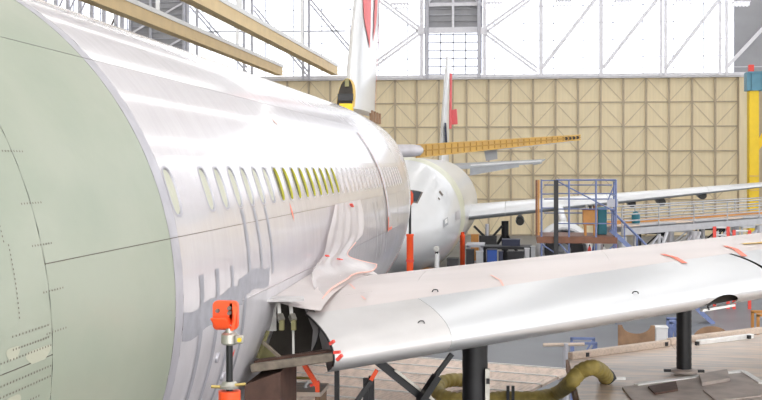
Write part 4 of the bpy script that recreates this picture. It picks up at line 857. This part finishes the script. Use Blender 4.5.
# yellow gantry at the right
gp0, gp1 = pix(748, 100, 96).x, pix(758, 100, 96).x; gz = pix(752, 91, 96).z
g = thing('gantry_crane', 'yellow gantry post carrying a blue girder at the right edge', 'crane', ((gp0 + gp1) / 2, 96, 0))
MB().box(((gp0 + gp1) / 2, 96, gz / 2), (gp1 - gp0, .9, gz)).build('post', 'yellow', g, bevel=.03)
MB().box(((gp0 + gp1) / 2, 95.52, pix(752, 176, 96).z), (gp1 - gp0 - .1, .06, .12)).build('post_band', 'ochre', g); MB().box(((gp0 + gp1) / 2, 95.52, pix(752, 190, 96).z), (gp1 - gp0 - .1, .06, .12)).build('post_band', 'ochre', g)
gt = pix(752, 73.5, 96).z; MB().box((gp0 - .1 + 5, 96, (gz + gt) / 2), (10.2, 1.2, gt - gz)).build('girder', 'girder_blue', g)
for k in range(12): MB().box((gp0 + .2 + .8 * k, 95.36, (gz + gt) / 2), (.08, .1, gt - gz)).build('girder_rib', 'girder_blue', g)
MB().box((gp0 + 5, 96, gt + .05), (10.3, 1.5, .12)).build('girder_flange', 'girder_blue', g)
MB().bar((gp1 - .2, 96, gz * .62), (gp1 + 2.8, 96, gz), .5, .4, (0, 1, 0)).build('knee_brace', 'yellow', g); MB().box((gp1 + 5, 96, gz / 2), (.8, .9, gz)).build('post', 'yellow', g)
c = pix(751, 70, 95.8); o = MB().box((c.x, 95.8, gt + .11 + .28), (.42, .4, .56)).build('red_box', 'red', None, bevel=.03); tag(o, 'small red box on top of the blue gantry girder', 'box')

# ================================================================== PLASTIC SHEET
TH = [10.4, 6, 2, -1, -2.5, -4.5, -6.3, -8.2]
YL = [16.9, 16.4, 15.9, 15.6, 15.3, 14.7, 14.1, 13.1]
YR = [19.7, 19.7, 19.6, 19.3, 18.6, 17.8, 17.7, 18.4]
def sheet(u, v):
    th = np.interp(v * .86, np.linspace(0, .86, len(TH)), TH) if True else 0
    yl, yr = np.interp(-th, [-t for t in TH], YL), np.interp(-th, [-t for t in TH], YR); y = yl + (yr - yl) * u
    flare = max(0, v - .72) / .28
    fold = .03 * math.sin(u * 13 + v * 4) * v + .012 * math.sin(u * 29 - v * 6) + .03 * v
    p = near_body(float(y), R_(float(th)), .06 + fold + .42 * flare * flare)
    X = p.x; xx = (p.y - wg.le(X)[0]) / wg.c(X)
    if 0 < xx < .8: p.z = max(p.z, wg.pt(X, xx, 1).z + .05)
    return p
o = MB().grid(sheet, 30, 26).build('plastic_sheet', 'plastic', None, True, angle=80); sh = o; tag(o, 'crumpled translucent plastic sheet hanging from the fuselage over the wing root', 'plastic sheet')
MB().path([sheet(1, i / 12) for i in range(7, 13)], .01, 6, 3).build('sheet_hem', 'pink_edge', sh); MB().path([sheet(i / 10, 1) for i in range(11)], .012, 6, 3).build('sheet_hem', 'pink_edge', sh)
for u, v in ((.05, .55), (.62, .74), (.45, .02)):
    p = sheet(u, v); r = sheet(u + .12, v + .06); MB().bar(p + V(.05, -.02, 0), p.lerp(r, .5) + V(.05, -.02, 0), .05, .015).build('sheet_tape', 'red', sh)

# white lamp stand beside the far nose
c = pix(437, 260, 50.6); t = thing('lamp_stand', 'white post with a pale round lamp beside the nose of the far airliner', 'lamp', (c.x, c.y, 0))
MB().tube((c.x, c.y, .05), (c.x, c.y, pix(437, 253, 50.6).z), .1, 12).build('post', 'white_paint', t, True); MB().lathe((c.x, c.y, 0), (c.x, c.y, .06), [(0, .4), (1, .35)], 16).build('base', 'steel_grey', t, True)
h = pix(436.5, 249, 50.5); MB().lathe(h + V(0, -.1, 0), h + V(0, .12, .02), [(0, .08), (.3, .13), (.8, .11), (1, .05)], 14).build('lamp_head', 'strut_white', t, True); MB().bar(h, (c.x, c.y, pix(437, 253, 50.6).z - .1), .12).build('lamp_bracket', 'dark_stuff', t)
# raised spoiler plate on the near wing
MB().prism([pix(556, 260, 16.4), pix(590, 252.5, 17.2), pix(594, 253.5, 17.2), pix(595, 258, 17.0)], (0, .06, .0)).build('spoiler', 'slat_metal', wing)
# more gear around the far airliner
for px0, px1, y0, Y, m, n, l, cat in ((466, 474, 250, 54.8, 'dark_stuff', 'tool_trolley', 'dark tool trolley below the grey steel trestle', 'trolley'), (476, 483, 252, 54.6, 'grey_paint', 'grey_trolley', 'grey trolley left of the bright blue cabinet', 'trolley'), (498.5, 503, 252, 55.2, 'dark_blue', 'gas_locker', 'slim dark locker right of the bright blue cabinet', 'cabinet'), (531, 535, 247, 54, 'grey_paint', 'grey_column', 'slim grey locker left of the work platform', 'cabinet')):
    crate(px0, px1, y0, 266, Y, .5, m, n, l, cat)
for i, (px, Y, l) in enumerate(((655, 50.5, 'leftmost of the loose scaffold poles under the walkway'), (688, 51.8, 'middle one of the loose scaffold poles under the walkway'), (706, 52.5, 'rightmost of the loose scaffold poles under the walkway'))):
    p = pix(px, 232, Y); o = MB().tube((p.x - .9, Y - 1.5, 0), (p.x + .5, Y, p.z), .07, 8).build('scaffold_pole', 'alu'); tag(o, l, 'pole', 'scaffold poles')
